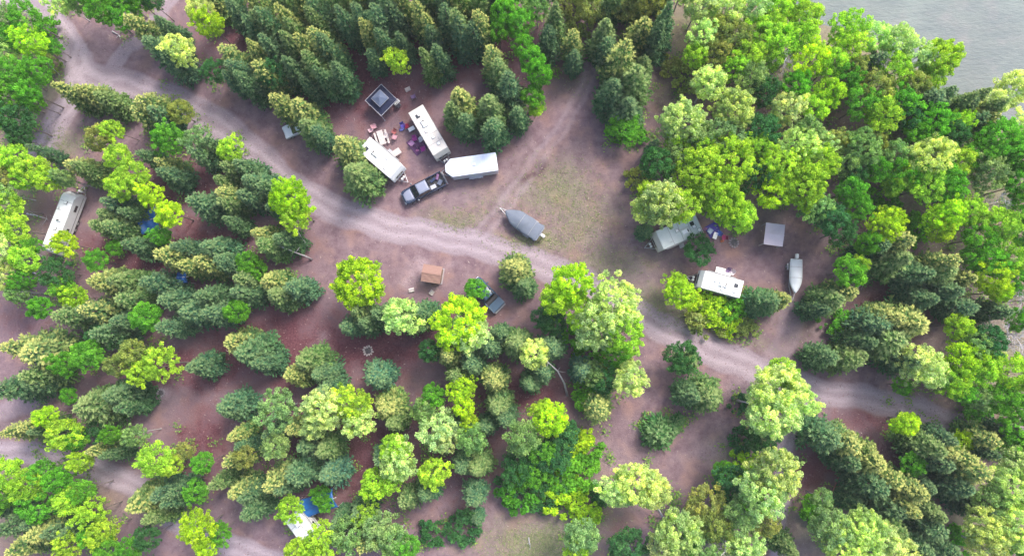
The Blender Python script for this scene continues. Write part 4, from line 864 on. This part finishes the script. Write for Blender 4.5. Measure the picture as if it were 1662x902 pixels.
# trees: (code, x, y, r[, h]); upper case spruce codes (T S B) give the tip, lower case (t s b) the middle of the crown; u? = shrub
TREES = """
M 8 28 24;G 45 30 24;G 20 62 24;P 12 86 20;Y 56 72 24;G 88 78 14 5;G 22 122 26;G 62 118 24;G 16 160 26;G 52 152 24;D 30 200 26;G 8 190 20;uG 78 48 20;uO 82 100 18;G 58 168 16 7;D 40 225 18;
P 100 4 18;M 128 8 16;G 168 22 28;G 205 30 22;G 225 4 24;D 246 4 18;
T 208 26 26 11;S 236 62 30 11;S 262 84 26 10;s 272 45 22 10;P 298 82 25;P 325 18 24;Y 342 42 22;T 356 76 26 11;S 372 102 28 11;D 352 116 20 7;s 384 18 24 11;T 404 22 26 13;T 398 68 24 13;T 412 100 26 13;s 405 135 24 12;s 378 128 20 10;D 440 120 22 9;
T 86 140 26 11;T 124 142 26 9;T 156 152 26 9;T 226 158 28 10;T 216 176 26 9;s 262 188 26 9;O 290 182 22 6;
L 186 210 16;O 162 228 22;L 198 255 24;L 216 285 26;G 275 230 26;G 262 222 16;s 240 255 20;T 252 258 20;s 272 284 24;M 322 228 22;s 330 252 24;s 352 236 18;L 374 245 20;T 360 266 24;T 346 288 22;s 398 272 26;s 412 300 28;
L 26 258 26;L 60 276 22;s 66 246 16;T 110 266 26 9;t 138 275 22;O 10 288 22;M 100 290 14;
L 14 335 26;L 22 370 26;P 4 312 22;L 42 292 18;L 78 292 20;M 112 292 14;P 14 408 24;L 42 420 24;G 58 398 14;P 8 448 22;G 40 452 18;M 30 480 16;
Y 106 396 20 7;T 158 346 26 9;T 148 364 22 8;t 192 372 24;s 188 328 24;s 212 345 20 9;L 200 302 24;s 222 400 24;G 156 424 20 6;D 92 442 24 7;G 104 468 20 6;G 68 498 20;Y 122 482 20 6;G 188 402 14 5;
T 140 456 30 11;T 178 452 28 11;t 214 486 26;T 90 514 28 10;T 128 506 28 11;s 172 540 30;s 205 520 24;s 150 505 26;
Y 245 318 20;Y 276 346 24;G 262 384 16 6;s 300 400 20;T 256 412 30 11;T 286 432 22 10;T 318 424 28 10;s 348 402 30;s 368 425 24;s 328 332 30;T 352 312 26;t 372 330 26;s 402 318 26;s 376 362 20;T 410 374 24;t 438 400 26;s 466 392 24;G 402 428 18 6;T 382 450 24;s 398 474 28;T 428 452 28 10;t 452 480 28;s 484 468 26;G 418 440 16 5;
s 252 462 28;s 282 488 28;s 312 506 30;s 340 480 26;G 244 512 26;s 276 530 24;s 350 510 26;G 382 506 20;T 366 556 30;s 402 572 36;s 428 590 24;s 320 592 26;L 262 592 30;O 222 574 26;L 232 598 20;O 190 592 18;G 146 574 28;G 112 590 20;D 168 548 24 6;
T 38 572 44 11;T 2 566 30 11;t 62 606 30;s 20 632 30;s 62 622 24;
T 122 664 40 11;s 192 640 32;s 212 658 20;G 112 642 14 5;T 6 706 24;T 34 698 24 9;s 70 696 18;Y 80 676 18;L 104 702 26;G 126 716 18;G 180 706 16;D 152 700 18 5;M 222 706 18;T 142 736 22;s 182 738 18;L 130 748 18;
L 252 746 30;L 278 752 16;O 300 730 16 5;G 330 752 18;B 352 664 30;s 380 668 20;T 370 712 22;s 398 720 18;T 366 752 22;O 398 742 20;T 342 792 20;T 372 806 28;s 402 800 24;G 320 798 18;Y 322 858 28;Y 336 886 18;G 356 862 18 6;s 288 798 20;
T 206 826 32 11;T 232 850 24;t 232 806 24;s 268 796 24;s 280 812 20;
L 12 768 28;L 50 790 28;G 66 822 24;G 8 802 22;G 100 776 22;G 70 762 18;L 112 808 22;G 138 796 20;L 152 832 22;L 168 862 22;G 150 868 18;
T 44 876 34 11;T 14 900 26;s 22 852 26;s 64 842 24;L 112 884 22;s 92 858 24;s 118 862 22;G 178 888 20;G 214 888 20;D 240 872 18;s 4 830 20;
T 446 6 26 15;T 500 14 24 14;T 462 26 24 14;T 453 50 26 14;T 478 58 22 13;T 502 46 28 15;T 492 84 26 14;s 446 80 28 13;s 532 78 28 14;s 552 122 24 12;s 476 112 26 12;s 436 42 26 13;s 520 20 26 14;S 548 12 24 14;s 420 48 26 12;s 500 140 20 10;s 528 128 24 12;
T 586 30 26 14;S 602 8 26 15;S 622 -8 26 14;S 572 4 24 14;s 640 24 26 13;s 622 64 24 12;L 646 100 20 7;s 652 70 20 10;s 606 96 20 9;
T 672 2 22 15;T 690 28 22 13;S 720 4 26 14;b 748 54 28 13;s 702 62 22 12;T 686 74 20 14;T 740 18 26 14;T 774 22 26 13;s 770 60 24 12;s 712 96 22 12;
G 822 20 26;G 842 42 22;G 808 52 18 8;T 796 78 24 13;T 806 102 26 12;s 826 140 28 13;s 838 186 22 10;T 740 150 32 12;t 736 178 28 11;T 790 160 34 12;s 800 208 28 11;s 756 200 24;
T 440 160 26 11;T 478 166 30 11;t 506 206 28;T 546 226 32 12;t 582 282 36 12;s 520 222 22;
G 862 100 22 9;G 878 120 20 9;G 866 154 20 7;L 868 178 14 5;G 850 78 18;T 900 4 24 14;s 892 62 24;T 930 48 22 11;s 934 94 20 9;M 872 12 22;O 960 8 26 6;uO 940 40 24;
T 986 36 30 12;s 984 78 26;T 1022 64 34 17;T 1002 84 26 11;t 1032 130 36 14;s 992 150 34 12;T 1050 96 24 9;s 1020 174 34 10;G 1014 206 26 5;uG 1030 218 18;uG 998 214 16;
T 1046 32 30 12;s 1042 62 22;S 1094 8 26 16;S 1076 30 24 15;O 1015 10 26 7;O 1060 2 26 9;
P 1142 56 26;L 1128 92 22;P 1132 14 26;P 1180 14 28;P 1226 18 28;O 1196 62 28;O 1160 88 24;L 1212 92 28;L 1236 66 26;O 1170 50 24;uO 1120 130 24;uO 1090 110 20;L 1190 108 22;
P 1146 140 30;P 1104 198 36;P 1186 178 34;M 1216 128 28;M 1172 222 30;M 1140 232 26;L 1098 232 20;D 1066 266 26 9;M 1096 262 24;L 1136 282 40;L 1186 266 38;L 1156 316 34;uO 1036 290 18;s 1060 238 14;D 1232 212 28;L 1224 238 26;D 1218 282 24;uG 1140 262 18;
L 1258 18 28;L 1286 6 28;L 1308 30 26;L 1298 58 28;L 1370 46 26;L 1374 76 26;L 1350 104 26;Y 1318 98 28;L 1268 72 28;L 1246 44 26;n 1264 106 24;G 1292 142 24;Y 1346 152 26;P 1270 178 26;L 1316 178 24;M 1308 216 24;P 1290 246 34;L 1322 268 34;L 1258 266 34;P 1334 232 20;D 1240 150 24;L 1250 100 20;G 1372 128 22;O 1388 112 18;
n 1418 116 22;S 1438 88 26;P 1424 58 26;P 1458 72 30;P 1488 90 26;L 1522 92 32;L 1514 124 24;L 1444 108 26;O 1424 142 28;L 1430 190 30;G 1398 168 26;G 1458 166 26;O 1480 138 24;S 1524 152 30;s 1500 168 26;S 1550 146 26;D 1472 190 20;
T 1612 142 24 12;T 1586 156 24 12;T 1640 158 26 12;P 1656 142 28;P 1612 168 24;s 1560 176 26;L 1560 196 20;D 1546 216 24;G 1512 206 28;G 1486 216 22;s 1578 200 24;T 1622 186 24;
M 1396 244 32;M 1370 268 26;O 1352 232 20;M 1456 248 22;P 1502 256 34;G 1470 282 26;L 1462 288 20;L 1552 264 26;G 1530 286 26;G 1618 228 34;G 1586 248 28;G 1644 256 32;M 1602 284 30;G 1652 300 26;P 1660 214 26;O 1420 230 18;G 1420 278 22;
Y 1252 312 26;L 1304 308 36;L 1272 290 26;M 1326 336 24;D 1346 352 28;G 1378 308 26;D 1364 376 22;G 1392 334 22;D 1382 282 22;uG 1432 328 22;L 1448 302 18;L 1500 302 28;G 1534 306 24;
Y 1432 368 26;G 1404 394 20;Y 1448 352 16;G 1378 440 26;L 1388 428 16;T 1388 472 26 10;t 1352 486 28;s 1330 500 20;T 1482 390 32 12;t 1452 424 34;s 1420 404 24;T 1552 424 28 12;t 1520 438 32;s 1488 446 28;T 1582 450 26;s 1540 474 30;s 1500 484 28;s 1560 498 26;
Y 1530 352 28;Y 1528 376 20;L 1572 344 24;n 1606 328 20;L 1622 366 30;G 1588 386 26;uG 1482 366 22;uG 1470 378 20;Y 1608 458 26;Y 1622 474 18;L 1642 420 26;G 1578 418 18;G 1656 338 26;G 1660 380 26;G 1600 420 24;n 1642 488 24;s 1612 506 24;G 1658 450 22;
T 1504 524 42 13;T 1470 516 34 12;t 1440 556 40;s 1418 530 32;s 1472 586 30;s 1400 552 26;P 1488 590 28;L 1552 528 22;M 1578 554 22;Y 1560 584 30;L 1584 602 24;n 1630 546 34;n 1656 560 26;G 1654 518 20;D 1600 548 24;
T 1408 578 24 10;t 1376 582 26;s 1338 580 26;uG 1372 540 20;uG 1356 518 18;T 1282 488 22;s 1246 492 28;s 1228 500 16 6;
P 1262 632 40 12;P 1252 668 42 12;L 1274 606 26;P 1288 650 26;D 1240 710 26 6;uD 1206 716 20;uD 1205 654 14;
P 1256 762 40 12;P 1240 796 36 12;
s 1342 706 34 11;T 1392 728 32 11;T 1436 760 34 12;T 1502 808 32 13;T 1494 832 30 13;T 1462 784 28 11;s 1412 786 34;s 1446 824 32;s 1374 748 26;s 1390 820 20 8;
t 1512 728 32 11;T 1556 744 30 10;T 1606 768 32 12;T 1582 752 28 11;s 1530 712 22;s 1520 752 28;s 1500 790 24 9;Y 1470 684 20 6;Y 1456 692 12 5;Y 1564 718 18 5;G 1478 750 20 6;uG 1496 772 18;T 1622 720 28 10;s 1640 700 20;s 1598 730 22;P 1650 750 30;P 1640 790 34;P 1646 848 38;P 1604 852 34;M 1610 810 28;s 1556 790 30;s 1586 822 28;T 1538 846 28 11;s 1508 858 30;T 1474 870 22;s 1486 886 30;s 1530 890 28;uG 1542 876 24;G 1650 880 20;P 1600 888 28;
P 1400 856 32;P 1432 868 28;M 1342 850 30;G 1316 820 18 6;uG 1320 834 20;P 1366 884 32;t 1280 892 22;P 1408 894 26;P 1456 896 26;M 1334 812 18 7;
P 1502 600 30;L 1544 620 24;G 1562 636 18;L 1592 588 26;L 1640 604 30;M 1584 642 20;G 1620 646 28;G 1654 650 28;G 1650 694 26;uG 1622 700 18;G 1464 626 14 5;uG 1586 662 22;G 1650 730 22;uG 1630 716 22;M 1518 614 18;
Y 890 680 30;L 882 664 18;P 1026 612 28;T 974 666 28 10;D 1106 582 26 7;t 1122 588 22 8;t 1148 640 34 10;s 1124 640 26 9;c 1066 700 30;c 1090 698 18;c 1104 682 12;P 1030 786 36 10;P 1060 798 28 10;P 1000 796 26 9;
uG 950 640 26;M 850 710 30;D 900 736 28 6;G 862 768 24 5;uG 936 766 28;uY 940 716 24;uG 842 800 28;uD 886 796 30;uY 922 804 28;uG 952 734 22;D 916 700 26 7;D 842 752 26 6;uG 900 770 30;uD 848 776 26;G 880 730 22 7;uY 958 836 20;M 940 868 30;D 1016 886 30 6;P 1102 866 38 10;P 1078 888 26;M 1140 884 24;D 1186 786 30 6;G 1176 766 20 5;O 1140 822 30 7;M 1202 828 30;G 1116 884 20;n 1170 884 24;P 1212 880 30;O 1160 850 26;uY 1204 752 20;uD 972 806 16;L 936 892 22;uG 1216 812 24;O 1240 850 20;P 1196 900 26;
T 486 586 30;T 462 612 26;s 520 606 26;M 452 664 30;P 524 664 36;P 512 690 24;L 576 660 28;P 584 682 28;T 622 664 32 10;t 640 684 22;b 612 610 30;s 532 634 28;T 472 700 24;s 442 704 20;M 446 722 24;T 516 732 26;b 534 770 28;s 484 764 30;T 430 792 30;s 412 828 26;s 462 790 24;s 500 720 24;
Y 750 628 22;Y 752 658 18;Y 762 682 14;G 702 644 20;M 690 664 22;P 712 696 30;P 724 716 22;T 798 622 28;t 808 656 28;s 820 676 22;M 766 712 26;s 742 690 20;s 790 690 20;
L 642 726 26;P 646 752 30;L 606 784 24;L 634 778 20;L 598 830 18;T 654 820 24;s 620 740 22;L 704 770 24;s 692 800 24;T 770 768 26;b 772 806 24;s 752 752 22;b 776 840 14 5;
L 472 824 20;G 520 800 16 5;G 528 818 14 4;L 530 872 26;L 512 886 20;L 482 892 20;M 566 862 28;M 612 856 30;M 640 874 26;s 586 828 24;s 552 846 22;T 588 890 24;G 662 884 20;uD 704 862 20;uD 752 852 26;T 552 892 20;s 546 872 20;
Y 470 322 34 10;L 484 346 24 9;s 438 310 24;s 448 340 20;
Y 582 460 44 10;T 572 504 26;s 596 524 24;P 648 514 30;t 668 520 30;s 692 506 24;s 566 530 22;s 616 510 24;
Y 748 520 42 11;P 760 540 34 10;T 722 578 30;s 766 592 26;t 740 610 24;s 796 560 26;D 700 566 20;
G 770 468 17 4;T 838 434 32 9;s 850 462 24 7;s 812 540 20;
Y 926 464 36 11;L 904 484 28 10;P 996 504 44 12;P 972 532 38 11;L 1012 540 34 11;L 946 510 28 9;G 900 506 20 5;D 896 524 24 5;uG 930 546 24;uG 960 580 26;uO 1000 588 24;D 880 516 18 5;
T 836 556 30;P 868 574 26;s 896 566 26;s 880 600 24;b 944 600 24;G 1000 574 20 5;M 960 606 20 6;s 860 620 22;D 980 620 22 6;
P 1076 336 38 12;P 1044 340 24 10;L 1106 334 26 12;L 1176 330 34 11;L 1196 352 28 10;L 1144 250 24;L 1062 318 28;s 1048 372 16 6;D 1136 404 23 5;
Y 1100 474 26 6;Y 1122 488 18 5;uY 1150 500 26;uG 1186 506 22;uY 1174 522 22;uO 1140 520 24;L 1098 458 14 5;uO 1210 530 18;uG 1206 494 14;
T 430 -34 26 15;T 468 -30 26 15;s 500 -20 26 14;T 528 -34 26 15;T 560 -40 26 15;S 590 -36 24 14;T 640 -30 26 15;s 616 -12 26;T 676 -40 24 15;S 706 -36 26 15;T 738 -34 26 14;T 770 -26 26 14;s 800 -18 26;G 826 -14 26;G 856 -20 26;D 888 -18 24;O 920 -22 26;uO 930 10 24;O 950 -30 26;T 1000 -30 26 13;T 1040 -36 26 13;s 1074 -20 26;P 1110 -20 28;P 1160 -24 28;P 1210 -24 28;L 1256 -26 28;
G 148 -10 24;D 196 -4 24;T 330 -20 24;s 360 -16 24;T 396 -24 26
"""
CNT = {}
def world_at(px, py, z, zc):
    p = P(px, py, zc); return Vector((p.x, p.y, hz(p.x, p.y)))
PROTO = {}
def proto(key, nm, cme, tme, cname='crown'):
    """first of a kind: the thing with its parts; later ones are copies"""
    if key not in PROTO:
        r = bpy.data.objects.new(nm, None)
        a = bpy.data.objects.new('trunk', tme); a.parent = r
        c = bpy.data.objects.new(cname, cme); c.parent = r
        PROTO[key] = (r, a, c)
    return PROTO[key]
def plant(key, nm, cme, tme, mat_over, color, cname='crown'):
    r0, a0, c0 = proto(key, nm, cme, tme, cname)
    r = r0.copy(); COL.objects.link(r); out = [r]
    for o0 in (a0, c0):
        o = o0.copy(); COL.objects.link(o); o.parent = r; out.append(o)
    c = out[2]; c.color = color
    if mat_over:
        c.material_slots[0].link = 'OBJECT'; c.material_slots[0].material = mat_over
    return r, out[1], c
rnd = random.Random(4)
PL = []
for ent in TREES.replace('\n', '').split(';'):
    f = ent.split()
    if not f: continue
    code, px, py, rr = f[0], float(f[1]), float(f[2]), float(f[3])
    h = float(f[4]) if len(f) > 4 else None
    PL.append((code, px, py, rr, h))
def jit(c, k=.12):
    a = 1+rnd.uniform(-k, k)
    return (max(0, c[0]*a*(1+rnd.uniform(-.10, .10))), c[1]*a, max(0, c[2]*a*(1+rnd.uniform(-.15, .15))), 1)
recs = []
for (code, px, py, rr, h) in PL:
    up = code.upper(); n = len(recs)
    if code in ('T', 'S', 'B', 't', 's', 'b'):
        h = (h*.85 if h else 5.8+rr*.11); zc = h*.97 if code.isupper() else h*.62
        sc = FPX/(HC-h*.4); rad = rr/sc*1.0
        base = world_at(px, py, 0, zc)
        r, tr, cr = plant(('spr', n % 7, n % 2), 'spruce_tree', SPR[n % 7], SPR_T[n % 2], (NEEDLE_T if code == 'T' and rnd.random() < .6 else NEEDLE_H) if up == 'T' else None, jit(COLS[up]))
        r.scale = (rad/2.4, rad/2.4, h/12); kd = KIND[up]; cat = 'tree'; grp = 'spruces of the campground forest'
    elif code[0] == 'u':
        rad = rr/12.9; base = world_at(px, py, 0, .8)
        r, tr, cr = plant(('shr', n % 5, n % 2), 'shrub', SHR[n % 5], SHR_T[n % 2], None, jit(COLS[code[1]]), 'foliage')
        r.scale = (rad/1.6, rad/1.6, rad/1.6*rnd.uniform(.8, 1.1)); kd = 'low '+SHADE[code[1]]+' shrub'; cat = 'shrub'; grp = 'understorey shrubs'
    elif code == 'c':
        rad = rr/12.9; base = world_at(px, py, 0, 1.5)
        r, tr, cr = plant(('con', n % 2), 'conifer_bush', CONSH[n % 2], SHR_T[n % 2], None, jit(COLS['D'], .05), 'foliage')
        r.scale = (rad/1.7, rad/1.7, rad/1.7*.8); kd = KIND['c']; cat = 'bush'; grp = 'low conifer bushes'
    elif code == 'n':
        h = h or 8.5; base = world_at(px, py, 0, h*.62); rad = rr/13.5
        r, tr, cr = plant(('bare', n % 2), 'bare_tree', BARE[n % 2], BARE_T, None, (1, 1, 1, 1), 'branches')
        r.scale = (rad/2.0, rad/2.0, h/8.2); kd = KIND['n']; cat = 'tree'; grp = 'bare trees'
    else:
        big = rr >= 31
        h = h or (6.2+rr*.11); zc = h*.70; sc = FPX/(HC-zc); rad = rr/sc*.91
        base = world_at(px, py, 0, zc)
        if big:
            r, tr, cr = plant(('brl', n % 5, n % 3, code in 'PM'), 'poplar_tree', BRL[n % 5], BRL_T[n % 3 + (0 if code in 'PM' else 3)], None, jit(COLS[code])); r.scale = (rad/3.6, rad/3.6, h/10.4)
        else:
            r, tr, cr = plant(('brs', n % 6, n % 3, code in 'PM'), 'poplar_tree', BRS[n % 6], BR_T[n % 3 + (0 if code in 'PM' else 3)], None, jit(COLS[code])); r.scale = (rad/2.35, rad/2.35, h/9.2)
        kd = KIND[code]; cat = 'tree'; grp = 'poplars of the campground forest'
        if code == 'D': r.name = 'leafy_tree'
    r.location = base; r.rotation_euler = (rnd.uniform(-.03, .03), rnd.uniform(-.03, .03), rnd.uniform(0, 6.28))
    recs.append([r, kd, cat, grp, px, py, rr])
# labels that single each one out: nearest landmark, direction, rank
def dirword(dx, dy):
    a = math.degrees(math.atan2(-dy, dx)) % 360
    return ['right of', 'above right of', 'above', 'above left of', 'left of', 'below left of', 'below', 'below right of'][int((a+22.5)//45) % 8]
buck = {}
for rc in recs:
    r, kd, cat, grp, px, py, rr = rc
    L = min((l for l in LAND if math.hypot(l[1]-px, l[2]-py) > 11), key=lambda l: math.hypot(l[1]-px, l[2]-py)); d = math.hypot(L[1]-px, L[2]-py)
    if 'dark conifer bush' in L[0] and kd == KIND['c']: L = ('small white trailer', 1170, 459); d = math.hypot(L[1]-px, L[2]-py)
    buck.setdefault((kd, L[0], dirword(px-L[1], py-L[2])), []).append((d, rc))
ORD = ['closest', 'second closest', 'third closest', 'fourth closest', 'fifth closest', 'sixth closest', 'seventh closest', 'eighth closest', 'ninth closest', 'tenth closest', 'eleventh closest']
for (kd, ln, dw), lst in buck.items():
    lst.sort(key=lambda t: t[0])
    if len(lst) > 7: print('BUCKET', kd, ln, dw, len(lst))
    for i, (d, rc) in enumerate(lst):
        lab = (ORD[i]+' '+kd if len(lst) > 1 else 'only '+kd)+' '+dw+' the '+ln
        tag(rc[0], lab, rc[2], rc[3])

# --- leaning birches and fallen logs whose bare stems show
def stem(name, label, pts, r0, m, cat, r1=.03):
    """pts: (px,py,z) from base to tip"""
    w_ = []
    for x, y, z in pts:
        p = P(x, y, z); p.z = z+(hz(p.x, p.y) if z < .5 else 0); w_.append(p)
    c = w_[0].copy(); b = MB(); n = len(w_)
    b.path([p-c for p in w_], [r0+(r1-r0)*i/(n-1) for i in range(n)], 8)
    rg = random.Random(pts[0][0])
    for k in range(4):
        i = rg.randrange(n//2, n); p = w_[i]-c; d = Vector((rg.uniform(-1, 1), rg.uniform(-1, 1), rg.uniform(.05, .6)))
        b.path([p, p+d*.5, p+d*1.0], [r1*1.2, r1*.8, r1*.3], 5)
    o = b.build(name, m, smooth=True); o.location = c; tag(o, label, cat); return o
stem('fallen_log', 'pale fallen birch log lying left of the long white trailer', [(44,347,.15),(60,350,.15),(76,355,.14)], .12, BIRCH, 'log')
stem('leaning_trunk', 'bare white trunk leaning out of the trees at the left edge', [(76,478,.1),(50,474,2),(20,470,4),(-10,466,6)], .16, BIRCH, 'tree trunk')
stem('fallen_log', 'pale log beside the lime trees below the long white trailer', [(44,438,.15),(56,443,.15),(66,448,.15)], .12, BIRCH, 'log')
stem('leaning_trunk', 'curved bare trunk leaning over red duff above the yellow-green tree at the bottom centre', [(921,642,.1),(916,622,2),(905,602,4),(890,588,6.2),(878,578,7.4)], .15, BIRCH, 'tree trunk')
stem('leaning_trunk', 'pale trunk under the pale poplar in the lower clearing', [(1078,842,.1),(1070,828,2),(1062,816,3.6),(1050,802,6)], .15, BIRCH, 'tree trunk')
stem('leaning_trunk', 'grey trunk leaning left at the roadside corner near the lime tree', [(506,421,.1),(494,415,1.6),(480,410,3.2),(462,402,5)], .14, BIRCH, 'tree trunk')
stem('leaning_trunk', 'upper grey trunk leaning left beside the lime tree at the roadside', [(500,402,.1),(494,392,1.6),(486,380,3.2),(478,366,5)], .12, BIRCH, 'tree trunk')
stem('fallen_log', 'orange-brown fallen log in the red patch right of the lower track', [(1345,815,.15),(1354,790,.15),(1363,768,.2)], .10, mat('orange_log', (.36, .16, .11), .9), 'log')
stem('fallen_log', 'short pale log under trees in the lower middle forest', [(614,838,.15),(626,831,.15),(634,828,.15)], .10, BIRCH, 'log')
stem('fallen_log', 'grey fallen log on the red floor below the bright green poplar', [(296,524,.15),(312,526,.15),(332,530,.15)], .12, BIRCH, 'log')
stem('fallen_log', 'white fallen branch in the grass at the middle of the bottom edge', [(858,872,.12),(859,880,.12),(861,888,.12)], .09, BIRCH, 'log')
stem('fallen_log', 'grey pole lying among trees left of the road fork', [(70,94,4),(82,107,2.4),(94,119,.8)], .09, BIRCH, 'log')
stem('fallen_log', 'pale sticks lying at the trees above the road fork', [(182,51,.12),(187,54,.12),(193,57,.12)], .10, BIRCH, 'log')
stem('fallen_log', 'thin reddish log lying right of the green poplar above the tan spruce', [(1392,466,.12),(1402,459,.12),(1411,453,.12)], .08, BIRCH, 'log')
stem('leaning_trunk', 'pale trunk leaning beside the pale poplar at the lower right track', [(1196,650,.1),(1208,652,2.2),(1222,655,4.6)], .16, BIRCH, 'tree trunk')

# --- ground stuff: twigs, litter, tufts nobody could count
def scatter():
    rg = np.random.default_rng(77)
    n = 15000; px = rg.uniform(-10, 1672, n); py = rg.uniform(-10, 912, n)
    C = []; U = []; V = []
    for x, y in zip(px, py):
        p = P(x, y); z = hz(p.x, p.y)
        if z < -.9: continue
        a = rg.uniform(0, 6.28); L = rg.uniform(.05, .22); wd = rg.uniform(.02, .05)
        C.append((p.x, p.y, z+.035)); U.append((math.cos(a)*L, math.sin(a)*L, rg.uniform(-.01, .01))); V.append((-math.sin(a)*wd, math.cos(a)*wd, rg.uniform(-.01, .01)))
    m, nt, b = newmat('litter'); r = node(nt, 'ShaderNodeNewGeometry').outputs['Random Per Island']
    lk(nt, ramp(nt, r, [(0, (.08, .04, .045)), (.45, (.22, .13, .13)), (.8, (.28, .19, .18)), (1, (.42, .34, .31))]), b.inputs['Base Color']); b.inputs['Roughness'].default_value = .9
    me = quads_mesh('ground_litter', np.array(C), np.array(U), np.array(V), {}, m)
    o = bpy.data.objects.new('ground_litter', me); COL.objects.link(o); tag(o, 'twigs and fallen litter scattered over the reddish forest floor', 'litter', kind='stuff')
    # grass tufts on the grassy patches
    C = []; U = []; V = []
    for (gx, gy, rx, ry, a0) in GRASS:
        k = int(rx*ry*a0*a0*.6)
        for _ in range(k):
            x, y = rg.normal(gx, rx*.55), rg.normal(gy, ry*.55)
            p = P(x, y); z = hz(p.x, p.y)
            if z < -.8: continue
            for q in range(2):
                a = rg.uniform(0, 6.28); s = rg.uniform(.07, .15)
                C.append((p.x+rg.uniform(-.1, .1), p.y+rg.uniform(-.1, .1), z+s*.7)); U.append((math.cos(a)*s*.8, math.sin(a)*s*.8, s*.5)); V.append((-math.sin(a)*.035, math.cos(a)*.035, 0))
    m, nt, b = newmat('grass_blades'); r = node(nt, 'ShaderNodeNewGeometry').outputs['Random Per Island']
    lk(nt, ramp(nt, r, [(0, (.09, .15, .04)), (.5, (.17, .22, .08)), (1, (.30, .28, .14))]), b.inputs['Base Color']); b.inputs['Roughness'].default_value = .8
    me = quads_mesh('grass', np.array(C), np.array(U), np.array(V), {}, m)
    o = bpy.data.objects.new('grass', me); COL.objects.link(o); tag(o, 'thin grass growing in patches beside the dirt road', 'grass', kind='stuff')
    # green ground cover under the trees
    C = []; U = []; V = []
    spots = [(r_[4], r_[5], r_[6]) for r_ in recs if (r_[1].startswith(('bright', 'lime', 'yellow', 'pale', 'olive', 'dark green', 'low', 'soft')))]
    for (x0, y0, r0) in spots:
        if 560 < x0 < 1160 and 300 < y0 < 620 : continue
        for cl in range(5):
            cx_, cy_ = rg.normal(x0, r0*.8), rg.normal(y0, r0*.8)
            for _ in range(26):
                x, y = rg.normal(cx_, 5), rg.normal(cy_, 5); p = P(x, y); z = hz(p.x, p.y)
                if z < -.9: continue
                a = rg.uniform(0, 6.28); s = rg.uniform(.08, .17)
                C.append((p.x, p.y, z+rg.uniform(.08, .45))); U.append((math.cos(a)*s, math.sin(a)*s, rg.uniform(-.05, .05))); V.append((-math.sin(a)*s*.7, math.cos(a)*s*.7, rg.uniform(-.05, .05)))
    m, nt, b = newmat('undergrowth_leaves'); r = node(nt, 'ShaderNodeNewGeometry').outputs['Random Per Island']
    lk(nt, ramp(nt, r, [(0, (.05, .13, .03)), (.5, (.12, .24, .03)), (1, (.25, .36, .05))]), b.inputs['Base Color']); b.inputs['Roughness'].default_value = .8
    me = quads_mesh('ground_cover', np.array(C), np.array(U), np.array(V), {}, m)
    o = bpy.data.objects.new('ground_cover', me); COL.objects.link(o); tag(o, 'leafy green undergrowth spreading beneath the poplars', 'undergrowth', kind='stuff')
scatter()
